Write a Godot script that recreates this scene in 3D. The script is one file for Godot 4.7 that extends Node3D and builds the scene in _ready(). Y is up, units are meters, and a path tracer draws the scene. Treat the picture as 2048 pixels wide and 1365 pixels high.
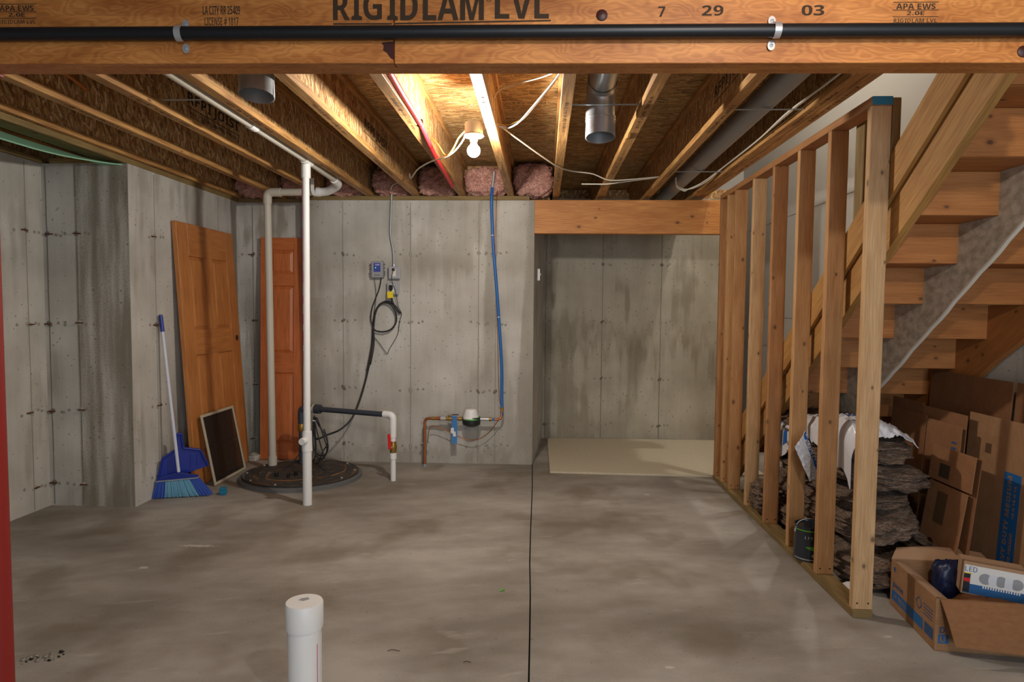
extends Node3D
# A basement with exposed joists, a stud wall under a stair and a sump corner. Points are written V(x, height, distance in front of the camera), in metres.

class Shape:
	var v := PackedVector3Array()
	var n := PackedVector3Array()
	var t := PackedVector2Array()

	func tri(a: Vector3, b: Vector3, c: Vector3, na: Vector3, nb: Vector3, nc: Vector3, ua := Vector2.ZERO, ub := Vector2.ZERO, uc := Vector2.ZERO) -> void:
		if (b - a).cross(c - a).dot(na + nb + nc) > 0.0:
			v.append_array([a, c, b]); n.append_array([na, nc, nb]); t.append_array([ua, uc, ub])
		else:
			v.append_array([a, b, c]); n.append_array([na, nb, nc]); t.append_array([ua, ub, uc])

	func quad(a: Vector3, b: Vector3, c: Vector3, d: Vector3, nn: Vector3, ua := Vector2.ZERO, ub := Vector2.ZERO, uc := Vector2.ZERO, ud := Vector2.ZERO) -> void:
		tri(a, b, c, nn, nn, nn, ua, ub, uc); tri(a, c, d, nn, nn, nn, ua, uc, ud)

	func mesh() -> ArrayMesh:
		var m := ArrayMesh.new()
		var arr := []
		arr.resize(Mesh.ARRAY_MAX)
		arr[Mesh.ARRAY_VERTEX] = v; arr[Mesh.ARRAY_NORMAL] = n; arr[Mesh.ARRAY_TEX_UV] = t
		m.add_surface_from_arrays(Mesh.PRIMITIVE_TRIANGLES, arr)
		return m

	# a box with eased edges; u runs along the grain, in metres
	func box(c: Vector3, s: Vector3, b := Basis(), e := 0.002, off := Vector2.ZERO, g := -1) -> Shape:
		var h := s * 0.5
		e = minf(e, minf(h.x, minf(h.y, h.z)) * 0.6)
		if g < 0:
			g = s.max_axis_index()
		for a in 3:
			var p := (a + 1) % 3
			var q := (a + 2) % 3
			for sg in [-1.0, 1.0]:
				var k := []
				for w in [[-1, -1], [1, -1], [1, 1], [-1, 1]]:
					var z := Vector3()
					z[a] = sg * h[a]; z[p] = w[0] * (h[p] - e); z[q] = w[1] * (h[q] - e)
					k.append(z)
				var nn := Vector3(); nn[a] = sg
				quad(c + b * k[0], c + b * k[1], c + b * k[2], c + b * k[3], (b * nn).normalized(), uvb(k[0], a, g, h) + off, uvb(k[1], a, g, h) + off, uvb(k[2], a, g, h) + off, uvb(k[3], a, g, h) + off)
			if e > 0.0:
				for sa in [-1.0, 1.0]:
					for sb in [-1.0, 1.0]:
						var k := []
						for sq in [-1.0, 1.0]:
							var z := Vector3(); z[a] = sa * h[a]; z[p] = sb * (h[p] - e); z[q] = sq * (h[q] - e)
							var y := Vector3(); y[a] = sa * (h[a] - e); y[p] = sb * h[p]; y[q] = sq * (h[q] - e)
							k.append(z); k.append(y)
						var nn := Vector3(); nn[a] = sa; nn[p] = sb
						quad(c + b * k[0], c + b * k[1], c + b * k[3], c + b * k[2], (b * nn).normalized(), uvb(k[0], a, g, h) + off, uvb(k[1], a, g, h) + off, uvb(k[3], a, g, h) + off, uvb(k[2], a, g, h) + off)
		if e > 0.0:
			for sx in [-1.0, 1.0]:
				for sy in [-1.0, 1.0]:
					for sz in [-1.0, 1.0]:
						var sn := Vector3(sx, sy, sz)
						var nn := (b * sn).normalized()
						var i := h - Vector3(e, e, e)
						tri(c + b * (Vector3(h.x, i.y, i.z) * sn), c + b * (Vector3(i.x, h.y, i.z) * sn), c + b * (Vector3(i.x, i.y, h.z) * sn), nn, nn, nn, off, off, off)
		return self

	func uvb(p: Vector3, a: int, g: int, h: Vector3) -> Vector2:
		if a == g:
			return Vector2(p[(g + 1) % 3] * 0.1, p[(g + 2) % 3])
		var o := 3 - a - g
		return Vector2(p[g], p[o] + (h[a] + h[o] if (a + 1) % 3 == g else 0.0))

	# a swept round bar; r may be a number or one radius for each point
	func tube(pts: Array, r, sides := 12, caps := true) -> Shape:
		var m := pts.size()
		var up := Vector3.UP
		var prev := []
		var along := 0.0
		for i in m:
			var tan: Vector3 = (pts[mini(i + 1, m - 1)] - pts[maxi(i - 1, 0)]).normalized()
			if i == 0:
				up = Vector3.RIGHT if absf(tan.y) > 0.9 else Vector3.UP
			var sx := tan.cross(up).normalized()
			up = sx.cross(tan).normalized()
			if i > 0:
				along += pts[i].distance_to(pts[i - 1])
			var rr: float = r[i] if r is Array else r
			var ring := []
			for j in sides + 1:
				var an := TAU * j / sides
				var dir := sx * cos(an) + up * sin(an)
				ring.append([pts[i] + dir * rr, dir, Vector2(along, an * rr)])
			if prev:
				for j in sides:
					var a = prev[j]; var b = prev[j + 1]; var c = ring[j + 1]; var d = ring[j]
					tri(a[0], b[0], c[0], a[1], b[1], c[1], a[2], b[2], c[2])
					tri(a[0], c[0], d[0], a[1], c[1], d[1], a[2], c[2], d[2])
			if caps and (i == 0 or i == m - 1):
				var nn := -tan if i == 0 else tan
				for j in sides:
					tri(pts[i], ring[j][0], ring[j + 1][0], nn, nn, nn, Vector2(along, 0), ring[j][2], ring[j + 1][2])
			prev = ring
		return self

	# a turned shape: profile of Vector2(radius, height)
	func lathe(prof: Array, sides := 24, xf := Transform3D()) -> Shape:
		var m := prof.size()
		var sn := []
		for i in m - 1:
			var d: Vector2 = prof[i + 1] - prof[i]
			sn.append(Vector2(d.y, -d.x).normalized())
		for i in m - 1:
			var na: Vector2 = sn[i]
			var nb: Vector2 = sn[i]
			if i > 0 and sn[i].dot(sn[i - 1]) > 0.8:
				na = (sn[i] + sn[i - 1]).normalized()
			if i < m - 2 and sn[i].dot(sn[i + 1]) > 0.8:
				nb = (sn[i] + sn[i + 1]).normalized()
			for j in sides:
				var q := []
				for w in [[i, j, na], [i, j + 1, na], [i + 1, j + 1, nb], [i + 1, j, nb]]:
					var an: float = TAU * w[1] / sides
					var pr: Vector2 = prof[w[0]]
					q.append([xf * Vector3(cos(an) * pr.x, pr.y, sin(an) * pr.x), (xf.basis * Vector3(cos(an) * w[2].x, w[2].y, sin(an) * w[2].x)).normalized(), Vector2(an * 0.1, pr.y)])
				tri(q[0][0], q[1][0], q[2][0], q[0][1], q[1][1], q[2][1], q[0][2], q[1][2], q[2][2])
				tri(q[0][0], q[2][0], q[3][0], q[0][1], q[2][1], q[3][1], q[0][2], q[2][2], q[3][2])
		return self

	# a flat outline given depth: outline in the frame's x and y, from z0 to z1
	func prism(poly: Array, z0: float, z1: float, xf := Transform3D(), uvs := Vector2.ONE, rot := 0.0) -> Shape:
		var pk := PackedVector2Array(poly)
		var w := PackedVector2Array()
		for p in pk:
			w.append((p * uvs).rotated(rot))
		var ix := Geometry2D.triangulate_polygon(pk)
		var nz := xf.basis.z.normalized()
		for i in range(0, ix.size(), 3):
			for z in [z0, z1]:
				var nn: Vector3 = nz * (1.0 if (z == z1) == (z1 > z0) else -1.0)
				tri(xf * Vector3(pk[ix[i]].x, pk[ix[i]].y, z), xf * Vector3(pk[ix[i + 1]].x, pk[ix[i + 1]].y, z), xf * Vector3(pk[ix[i + 2]].x, pk[ix[i + 2]].y, z), nn, nn, nn, w[ix[i]], w[ix[i + 1]], w[ix[i + 2]])
		var cw := -1.0 if Geometry2D.is_polygon_clockwise(pk) else 1.0
		for i in pk.size():
			var a := pk[i]
			var b := pk[(i + 1) % pk.size()]
			var d := (b - a) * cw
			var nn := (xf.basis * Vector3(d.y, -d.x, 0)).normalized()
			quad(xf * Vector3(a.x, a.y, z0), xf * Vector3(b.x, b.y, z0), xf * Vector3(b.x, b.y, z1), xf * Vector3(a.x, a.y, z1), nn, w[i], w[(i + 1) % pk.size()], w[(i + 1) % pk.size()] + Vector2(0, z1 - z0), w[i] + Vector2(0, z1 - z0))
		return self

	# a curved sheet of some thickness: f(u, v) gives a point
	func sheet(nx: int, ny: int, f: Callable, thick := 0.0) -> Shape:
		var p := []
		for j in ny + 1:
			for i in nx + 1:
				p.append(f.call(float(i) / nx, float(j) / ny))
		var nr := []
		for j in ny + 1:
			for i in nx + 1:
				var du: Vector3 = p[j * (nx + 1) + mini(i + 1, nx)] - p[j * (nx + 1) + maxi(i - 1, 0)]
				var dv: Vector3 = p[mini(j + 1, ny) * (nx + 1) + i] - p[maxi(j - 1, 0) * (nx + 1) + i]
				nr.append(du.cross(dv).normalized())
		for sd in ([1.0, -1.0] if thick > 0.0 else [1.0]):
			for j in ny:
				for i in nx:
					var k := [j * (nx + 1) + i, j * (nx + 1) + i + 1, (j + 1) * (nx + 1) + i + 1, (j + 1) * (nx + 1) + i]
					var q := []
					for w in k:
						q.append(p[w] + nr[w] * thick * 0.5 * sd)
					var uv := [Vector2(float(i) / nx, float(j) / ny), Vector2(float(i + 1) / nx, float(j) / ny), Vector2(float(i + 1) / nx, float(j + 1) / ny), Vector2(float(i) / nx, float(j + 1) / ny)]
					tri(q[0], q[1], q[2], nr[k[0]] * sd, nr[k[1]] * sd, nr[k[2]] * sd, uv[0], uv[1], uv[2])
					tri(q[0], q[2], q[3], nr[k[0]] * sd, nr[k[2]] * sd, nr[k[3]] * sd, uv[0], uv[2], uv[3])
		if thick > 0.0:
			var rim := []
			for i in nx: rim.append(i)
			for j in ny: rim.append(j * (nx + 1) + nx)
			for i in nx: rim.append(ny * (nx + 1) + nx - i)
			for j in ny: rim.append((ny - j) * (nx + 1))
			for i in rim.size():
				var a: int = rim[i]
				var b: int = rim[(i + 1) % rim.size()]
				var nn: Vector3 = (p[b] - p[a]).cross(nr[a]).normalized()
				quad(p[a] + nr[a] * thick * 0.5, p[b] + nr[b] * thick * 0.5, p[b] - nr[b] * thick * 0.5, p[a] - nr[a] * thick * 0.5, nn)
		return self

	# a lumpy rounded block: centre, half sizes, squareness, f(unit direction) pushes the skin out by a factor
	func lump(c: Vector3, h: Vector3, pw: float, f: Callable, nu := 40, nv := 24, b := Basis()) -> Shape:
		var p := []
		for j in nv + 1:
			for i in nu + 1:
				var th := PI * j / nv
				var ph := TAU * (i % nu) / nu
				var d := Vector3(sin(th) * cos(ph), cos(th), sin(th) * sin(ph))
				var s := pow(pow(absf(d.x), pw) + pow(absf(d.y), pw) + pow(absf(d.z), pw), -1.0 / pw)
				var q := d * s
				p.append(c + b * (q * h + f.call(q)))
		for j in nv:
			for i in nu:
				var a: Vector3 = p[j * (nu + 1) + i]; var e: Vector3 = p[j * (nu + 1) + i + 1]
				var g: Vector3 = p[(j + 1) * (nu + 1) + i + 1]; var k: Vector3 = p[(j + 1) * (nu + 1) + i]
				var q := []
				for w in [[i, j], [i + 1, j], [i + 1, j + 1], [i, j + 1]]:
					var ii: int = w[0] % nu
					var du: Vector3 = p[w[1] * (nu + 1) + (ii + 1) % nu] - p[w[1] * (nu + 1) + (ii + nu - 1) % nu]
					var dv: Vector3 = p[mini(w[1] + 1, nv) * (nu + 1) + ii] - p[maxi(w[1] - 1, 0) * (nu + 1) + ii]
					var nn := dv.cross(du)
					nn = nn.normalized() if nn.length() > 1e-9 else (b * Vector3(0, 1 if w[1] == 0 else -1, 0))
					if nn.dot(p[w[1] * (nu + 1) + ii] - c) < 0.0 and (w[1] == 0 or w[1] == nv):
						nn = -nn
					q.append(nn)
				tri(a, e, g, q[0], q[1], q[2]); tri(a, g, k, q[0], q[2], q[3])
		return self


var M := {}
var R := RandomNumberGenerator.new()
var used := {}
var font: SystemFont
var font_b: SystemFont


func V(x: float, y: float, d: float) -> Vector3:
	return Vector3(x, y, -d)


func numbered(called: String) -> String:
	var k: int = used.get(called, 0)
	used[called] = k + 1
	return called if k == 0 else "%s_%03d" % [called, k]


func thing(called: String, label: String, category: String, at: Vector3, group := "") -> Node3D:
	var o := Node3D.new()
	o.name = numbered(called)
	add_child(o)
	o.position = at
	o.set_meta("label", label); o.set_meta("category", category)
	if group: o.set_meta("group", group)
	return o


# one named mesh; shapes are drawn in world points, the node undoes its parent's position
func obj(called: String, sh, m: Material, parent: Node = self, label := "") -> MeshInstance3D:
	var o := MeshInstance3D.new()
	o.mesh = sh.mesh() if sh is Shape else sh
	o.material_override = m
	o.cast_shadow = GeometryInstance3D.SHADOW_CASTING_SETTING_ON
	if parent == self:
		o.name = numbered(called)
		add_child(o)
	else:
		o.name = called
		parent.add_child(o, true)
		if parent.get_parent() == self and not parent is MeshInstance3D:
			o.transform = parent.transform.affine_inverse()
	if label: o.set_meta("label", label)
	return o


func struct(called: String, sh, m: Material) -> MeshInstance3D:
	var o := obj(called, sh, m)
	o.set_meta("kind", "structure")
	return o


func tag(o: Node, label: String, category: String, group := "") -> Node:
	o.set_meta("label", label); o.set_meta("category", category)
	if group: o.set_meta("group", group)
	return o


func place(called: String, mesh: Mesh, m: Material, parent: Node, xf: Transform3D) -> MeshInstance3D:
	var o := obj(called, mesh, m, parent)
	o.transform = o.transform * xf
	return o


func S() -> Shape:
	return Shape.new()


func curve(pts: Array, per := 8) -> Array:
	var out := []
	for i in pts.size() - 1:
		var a: Vector3 = pts[maxi(i - 1, 0)]
		var b: Vector3 = pts[i]
		var c: Vector3 = pts[i + 1]
		var d: Vector3 = pts[mini(i + 2, pts.size() - 1)]
		for k in per:
			out.append(b.cubic_interpolate(c, a, d, float(k) / per))
	out.append(pts[-1])
	return out


# straight runs joined by round bends
func bent(pts: Array, r: float, per := 6) -> Array:
	var out := [pts[0]]
	for i in range(1, pts.size() - 1):
		var a: Vector3 = pts[i] + (pts[i - 1] - pts[i]).normalized() * r
		var c: Vector3 = pts[i] + (pts[i + 1] - pts[i]).normalized() * r
		for k in per + 1:
			var f := float(k) / per
			out.append(a.lerp(pts[i], f).lerp(pts[i].lerp(c, f), f))
	out.append(pts[-1])
	return out


# printed lettering laid on a face: centre, reading direction, up, cap height and width
func letters(words: String, at: Vector3, right: Vector3, up: Vector3, tall: float, wide: float, m: Material, parent: Node, bold := true) -> MeshInstance3D:
	var tm := TextMesh.new()
	tm.text = words
	tm.font = font_b if bold else font
	tm.font_size = 24
	tm.pixel_size = 0.001
	tm.depth = 0.02
	tm.curve_step = 2.0
	var box := tm.get_aabb()
	var x := right.normalized()
	var y := up.normalized()
	var z := x.cross(y)
	var sx := wide / maxf(box.size.x, 0.0001)
	var sy := tall / maxf(box.size.y, 0.0001)
	var b := Basis(x * sx, y * sy, z * 0.03)
	var c := box.get_center()
	return place("lettering", tm, m, parent, Transform3D(b, at - b * Vector3(c.x, c.y, 0)))


func noise(sd: int, fr: float, oct := 3) -> FastNoiseLite:
	var f := FastNoiseLite.new()
	f.seed = sd; f.frequency = fr
	f.noise_type = FastNoiseLite.TYPE_SIMPLEX_SMOOTH
	f.fractal_type = FastNoiseLite.FRACTAL_FBM if oct > 1 else FastNoiseLite.FRACTAL_NONE
	f.fractal_octaves = oct
	return f


func paint(w: int, h: int, f: Callable) -> ImageTexture:
	var im := Image.create(w, h, false, Image.FORMAT_RGB8)
	for y in h:
		for x in w:
			im.set_pixel(x, y, f.call(float(x) / w, float(y) / h))
	return ImageTexture.create_from_image(im)


# sawn board: u along the grain repeats, v is folded
func wood_tex(sd: int, pale: Color, deep: Color, knots: int, w := 640, h := 192, contrast := 1.0) -> ImageTexture:
	var fine := noise(sd, 1.0, 2)
	var rg := RandomNumberGenerator.new()
	rg.seed = sd
	var kn := []
	for i in knots:
		kn.append(Vector3(rg.randf(), rg.randf_range(0.08, 0.92), rg.randf_range(0.0045, 0.0125)))
	var knot_c := deep.darkened(0.4)
	return paint(w, h, func(u: float, v: float) -> Color:
		var a := u * TAU
		var vv := 1.0 - absf(2.0 * v - 1.0)
		var bend := 0.0
		var dark := 0.0
		for k in kn:
			var du: float = absf(u - k.x)
			du = minf(du, 1.0 - du) * 2.4
			var dv: float = (v - k.y) * 0.3
			var dd := sqrt(du * du * 0.45 + dv * dv)
			if dd < k.z * 4.0:
				bend += (1.0 - dd / (k.z * 4.0)) * 0.06 * signf(dv)
				dark = maxf(dark, clampf((k.z - dd) / (k.z * 0.35), 0.0, 1.0))
				dark = maxf(dark, 0.25 * clampf(1.0 - absf(dd - k.z * 1.1) / (k.z * 0.8), 0.0, 1.0))
		vv += bend
		var g := fine.get_noise_3d(cos(a) * 1.6, sin(a) * 1.6, vv * 26.0)
		var g2 := fine.get_noise_3d(cos(a) * 4.0, sin(a) * 4.0, vv * 75.0 + 40.0)
		var bl := fine.get_noise_3d(cos(a) * 1.2, sin(a) * 1.2, vv * 3.0 + 90.0)
		var k2 := clampf(0.42 + contrast * (g * 0.45 + g2 * 0.30 + bl * 0.30), 0.0, 1.0)
		return pale.lerp(deep, k2).lerp(knot_c, dark * 0.85))


# rotary-cut veneer with broad flame figure
func veneer_tex(sd: int, pale: Color, deep: Color, w := 768, h := 192) -> ImageTexture:
	var a := noise(sd, 1.0, 3)
	var b := noise(sd + 7, 1.0, 2)
	return paint(w, h, func(u: float, v: float) -> Color:
		var an := u * TAU
		var vv := 1.0 - absf(2.0 * v - 1.0)
		var f := a.get_noise_3d(cos(an) * 1.5, sin(an) * 1.5, vv * 1.5)
		var ring := 0.5 + 0.5 * sin(f * 34.0 + vv * 9.0)
		var g := b.get_noise_3d(cos(an) * 5.0, sin(an) * 5.0, vv * 60.0)
		var p := b.get_noise_3d(cos(an) * 1.0, sin(an) * 1.0, vv * 2.0 + 31.0)
		return pale.lerp(deep, clampf(0.30 + ring * 0.32 + g * 0.30 + p * 0.45, 0.0, 1.0)))


# pressed strands
func strand_tex(sd: int, cols: Array, count: int, ang: float, spread: float, long: float, wide: float, size := 512) -> ImageTexture:
	var rg := RandomNumberGenerator.new()
	rg.seed = sd
	var im := Image.create(size, size, false, Image.FORMAT_RGB8)
	im.fill(cols[0])
	for i in count:
		var c: Color = cols[rg.randi() % cols.size()]
		c = c.lightened(rg.randf() * 0.10) if rg.randf() < 0.5 else c.darkened(rg.randf() * 0.2)
		var an := ang + rg.randfn(0.0, spread)
		var ll := long * rg.randf_range(0.4, 1.2)
		var ww := wide * rg.randf_range(0.3, 1.3)
		var cx := rg.randf() * size
		var cy := rg.randf() * size
		var ca := cos(an)
		var sa := sin(an)
		var ex := int(absf(ca) * ll + absf(sa) * ww) + 1
		var ey := int(absf(sa) * ll + absf(ca) * ww) + 1
		var slant := rg.randf_range(-0.5, 0.5)
		for y in range(-ey, ey + 1):
			for x in range(-ex, ex + 1):
				var s := x * ca + y * sa
				var q := -x * sa + y * ca
				if absf(s + q * slant) > ll or absf(q) > ww:
					continue
				im.set_pixel(posmod(int(cx) + x, size), posmod(int(cy) + y, size), c.darkened(0.35) if q > ww - 1.2 else c)
	return ImageTexture.create_from_image(im)


func mat(col: Color, rough := 0.7, metal := 0.0, tex: Texture2D = null, sc := Vector3.ONE) -> StandardMaterial3D:
	var m := StandardMaterial3D.new()
	m.albedo_color = col
	m.roughness = rough
	m.metallic = metal
	if tex:
		m.albedo_texture = tex
		m.uv1_scale = sc
	return m


func rough_skin(m: StandardMaterial3D, sd: int, fr: float, strength: float) -> StandardMaterial3D:
	var im := noise(sd, fr, 4).get_seamless_image(256, 256)
	im.convert(Image.FORMAT_RGBA8)
	im.bump_map_to_normal_map(strength)
	m.normal_enabled = true
	m.normal_texture = ImageTexture.create_from_image(im)
	return m


func rgb(r: int, g: int, b: int) -> Color:
	return Color8(r, g, b)


func concrete_tex(wm: float, hm: float, sd: int, stain: float, extra: Callable) -> ImageTexture:
	var a := noise(sd, 1.0, 4)
	var b := noise(sd + 5, 1.0, 2)
	var c := noise(sd + 9, 1.0, 1)
	var pale := rgb(202, 199, 191)
	var mid := rgb(166, 161, 151)
	var olive := rgb(114, 105, 88)
	return paint(int(wm * 230.0), int(hm * 230.0), func(u: float, v: float) -> Color:
		var x := u * wm
		var y := (1.0 - v) * hm
		var blot := a.get_noise_2d(x * 1.6, y * 1.6)
		var run := a.get_noise_2d(x * 9.0 + 50.0, y * 0.8)
		var wood := b.get_noise_2d(x * 45.0, y * 2.5)
		var grit := b.get_noise_2d(x * 95.0, y * 95.0)
		var k := clampf(0.42 + blot * 0.60 + run * 0.18 + wood * 0.07 + grit * 0.10, 0.0, 1.0)
		var col := pale.lerp(mid, k)
		var s := smoothstep(0.10, 0.42, a.get_noise_2d(x * 1.1 + 20.0, y * 0.8 + 7.0) + run * 0.35) * stain
		s = clampf(s + extra.call(x, y, run + grit * 0.5), 0.0, 1.0)
		col = col.lerp(olive, s * 0.72)
		if c.get_noise_2d(x * 34.0, y * 34.0 + 9.0) > 0.86 + 0.12 * blot:
			col = col.darkened(0.30)
		return col)


func materials() -> void:
	font = SystemFont.new()
	font.font_names = PackedStringArray(["Droid Sans"])
	font_b = SystemFont.new()
	font_b.font_names = PackedStringArray(["Droid Sans"])
	font_b.font_weight = 700
	var none := func(_x, _y, _r): return 0.0
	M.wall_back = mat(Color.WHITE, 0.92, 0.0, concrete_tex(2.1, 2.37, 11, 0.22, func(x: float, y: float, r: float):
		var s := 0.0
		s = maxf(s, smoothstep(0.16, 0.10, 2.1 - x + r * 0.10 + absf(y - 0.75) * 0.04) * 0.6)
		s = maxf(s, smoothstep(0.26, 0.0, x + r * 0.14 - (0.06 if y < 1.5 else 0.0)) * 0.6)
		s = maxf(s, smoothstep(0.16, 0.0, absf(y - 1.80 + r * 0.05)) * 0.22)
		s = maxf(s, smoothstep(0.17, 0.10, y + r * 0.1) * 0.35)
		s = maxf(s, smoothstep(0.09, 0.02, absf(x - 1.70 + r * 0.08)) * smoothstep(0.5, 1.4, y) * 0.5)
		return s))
	M.wall_deep = mat(Color.WHITE, 0.92, 0.0, concrete_tex(0.65, 2.37, 23, 0.6, func(x: float, y: float, r: float):
		return smoothstep(0.10, 0.03, absf(x - 0.14 + r * 0.1)) * smoothstep(0.4, 1.2, 2.2 - y) * 0.95))
	M.wall_left = mat(Color.WHITE, 0.92, 0.0, concrete_tex(1.75, 2.37, 31, 0.35, none))
	M.wall_jog = mat(Color.WHITE, 0.92, 0.0, concrete_tex(0.62, 2.37, 47, 0.25, func(x: float, y: float, r: float):
		return smoothstep(0.225, 0.235, x) * (0.5 + r * 0.9) + smoothstep(0.14, 0.06, 0.62 - x + r * 0.05) * smoothstep(1.5, 0.9, y) * 0.6))
	M.wall_alcove = mat(rgb(236, 230, 216), 0.92, 0.0, concrete_tex(2.1, 2.37, 53, 0.40, func(x: float, y: float, r: float):
		return smoothstep(0.12, 0.0, absf(y - 0.95 + r * 0.3)) * 0.35))
	M.concrete = mat(Color.WHITE, 0.92, 0.0, concrete_tex(2.4, 2.4, 61, 0.3, none), Vector3(0.42, 0.42, 0.42))
	M.concrete.uv1_triplanar = true
	M.concrete.uv1_world_triplanar = true
	M.ridge = mat(rgb(144, 138, 124), 0.95)
	M.ridge_dark = mat(rgb(112, 105, 92), 0.95)
	M.boss = mat(rgb(158, 150, 136), 0.95)
	M.rust = mat(rgb(92, 46, 30), 0.85)
	# floor: power-trowelled slab with sweeps, scuffs and damp patches, 6.6 m by 9 m
	var fa := noise(71, 1.0, 4)
	var fb := noise(79, 1.0, 2)
	var fl := paint(1100, 1300, func(u: float, v: float) -> Color:
		var x := u * 6.4 - 3.6
		var y := v * 7.6
		var sweep := fa.get_noise_2d(x * 1.5 + y * 0.5, (y - x * 0.25) * 3.6)
		var broad := fb.get_noise_2d(x * 0.7 + 9.0, y * 0.8)
		var grit := fb.get_noise_2d(x * 70.0, y * 70.0)
		var mott := fa.get_noise_2d(x * 6.0, y * 9.0 + 30.0)
		var col := rgb(170, 165, 157).lerp(rgb(126, 119, 109), clampf(0.45 + sweep * 0.40 + broad * 0.65 + grit * 0.10 + mott * 0.12, 0.0, 1.0))
		col = col.lerp(rgb(104, 92, 76), smoothstep(0.05, 0.55, fa.get_noise_2d(x * 1.4 + 40.0, y * 1.1 + 3.0)) * 0.40)
		col = col.lerp(rgb(196, 192, 182), smoothstep(0.44, 0.75, fa.get_noise_2d(x * 2.6 + 70.0, (y - x * 0.2) * 9.0)) * 0.32)
		for s in [[1.505, 2.876, 0.03, 0.012], [0.805, 5.05, 0.025, 0.03], [0.514, 2.565, 0.025, 0.010], [-2.01, 3.74, 0.12, 0.02], [-2.13, 3.40, 0.03, 0.02]]:
			var e := Vector2((x - s[0]) / s[2], (y - s[1]) / s[3]).length() + fb.get_noise_2d(x * 40.0, y * 60.0) * 0.5
			col = col.lerp(rgb(206, 202, 194), smoothstep(1.0, 0.6, e) * 0.7)
		if fb.get_noise_2d(x * 26.0 + 5.0, y * 26.0) > 0.74:
			col = col.darkened(0.14)
		return col)
	M.floor = mat(Color.WHITE, 0.62, 0.0, fl)
	M.floor.uv1_scale = Vector3(1.0 / 6.4, 1.0 / 7.6, 1)
	M.floor.uv1_offset = Vector3(3.6 / 6.4, 0, 0)
	M.floor.metallic_specular = 0.35
	M.under = mat(rgb(40, 36, 32), 0.95)
	var pine1 := wood_tex(101, rgb(206, 170, 126), rgb(168, 128, 84), 14)
	var pine2 := wood_tex(113, rgb(202, 162, 116), rgb(162, 118, 74), 12)
	var sc := Vector3(1.0 / 2.4, 1.0 / 0.3, 1)
	M.pine = [mat(Color.WHITE, 0.7, 0.0, pine1, sc), mat(rgb(240, 228, 214), 0.7, 0.0, pine2, sc), mat(rgb(250, 236, 218), 0.7, 0.0, pine1, sc), mat(rgb(226, 206, 186), 0.7, 0.0, pine2, sc)]
	M.stair = [mat(rgb(238, 196, 148), 0.66, 0.0, pine2, sc), mat(rgb(230, 186, 138), 0.66, 0.0, pine1, sc)]
	M.stringer = mat(rgb(226, 206, 166), 0.7, 0.0, wood_tex(127, rgb(206, 172, 120), rgb(160, 118, 72), 4, 640, 192, 1.2), sc)
	M.treated = mat(rgb(255, 255, 255), 0.75, 0.0, wood_tex(131, rgb(146, 124, 78), rgb(104, 80, 44), 5), sc)
	M.fir = mat(Color.WHITE, 0.6, 0.0, wood_tex(137, rgb(210, 146, 78), rgb(164, 98, 42), 16), sc)
	M.lvl = mat(Color.WHITE, 0.55, 0.0, veneer_tex(149, rgb(212, 142, 74), rgb(152, 86, 34)), sc)
	M.flange = mat(Color.WHITE, 0.62, 0.0, wood_tex(151, rgb(206, 158, 94), rgb(132, 86, 42), 2, 640, 192, 1.5), Vector3(1.0 / 2.4, 1.0 / 0.14, 1))
	M.web = mat(Color.WHITE, 0.7, 0.0, strand_tex(157, [rgb(206, 158, 98), rgb(180, 126, 68), rgb(220, 180, 120), rgb(150, 98, 52), rgb(192, 142, 86), rgb(232, 198, 144)], 2200, PI / 2 - 0.2, 0.42, 25.0, 5.0), Vector3(1.25, 1.25, 1))
	M.subfloor = mat(Color.WHITE, 0.72, 0.0, strand_tex(163, [rgb(196, 154, 92), rgb(178, 134, 74), rgb(206, 168, 108), rgb(184, 142, 84), rgb(148, 104, 54), rgb(212, 176, 120)], 2400, 0.0, 0.30, 34.0, 5.0), Vector3(1.1, 1.1, 1))
	M.ink = mat(rgb(58, 42, 26), 0.85)
	M.ink_faint = mat(rgb(84, 58, 30), 0.85)
	M.spill = mat(rgb(60, 20, 16), 0.5)
	M.pvc = mat(rgb(234, 233, 230), 0.42)
	M.pvc_dull = mat(rgb(196, 189, 174), 0.5)
	M.pvc_print = mat(rgb(206, 92, 130), 0.6)
	M.grey_pvc = mat(rgb(58, 64, 74), 0.4)
	M.black = mat(rgb(22, 22, 24), 0.45)
	M.iron = mat(rgb(32, 34, 38), 0.42, 0.3)
	M.cable = mat(rgb(30, 31, 33), 0.5)
	M.galv = mat(rgb(186, 191, 196), 0.36, 0.6)
	M.galv_dull = mat(rgb(164, 169, 172), 0.5, 0.35)
	M.steel = mat(rgb(200, 203, 208), 0.32, 0.6)
	M.copper = mat(rgb(172, 104, 66), 0.35, 0.75)
	M.brass = mat(rgb(168, 132, 66), 0.38, 0.75)
	M.red_pex = mat(rgb(206, 34, 42), 0.55)
	M.blue_pex = mat(rgb(24, 100, 176), 0.4)
	M.red_handle = mat(rgb(214, 28, 34), 0.4)
	M.red_paint = mat(rgb(142, 34, 28), 0.5)
	M.green_stripe = mat(rgb(86, 160, 74), 0.5)
	M.dark_plastic = mat(rgb(30, 36, 34), 0.45)
	M.grey_plastic = mat(rgb(150, 152, 156), 0.5)
	M.blue_label = mat(rgb(58, 70, 160), 0.45)
	M.yellow = mat(rgb(236, 210, 20), 0.55)
	M.tape = mat(rgb(62, 124, 186), 0.65)
	M.paper = mat(rgb(226, 224, 220), 0.8)
	M.romex = mat(rgb(222, 216, 200), 0.5)
	M.romex_y = mat(rgb(206, 172, 78), 0.5)
	M.orange_wire = mat(rgb(206, 120, 40), 0.5)
	M.ceramic = mat(rgb(238, 238, 236), 0.25)
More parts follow.
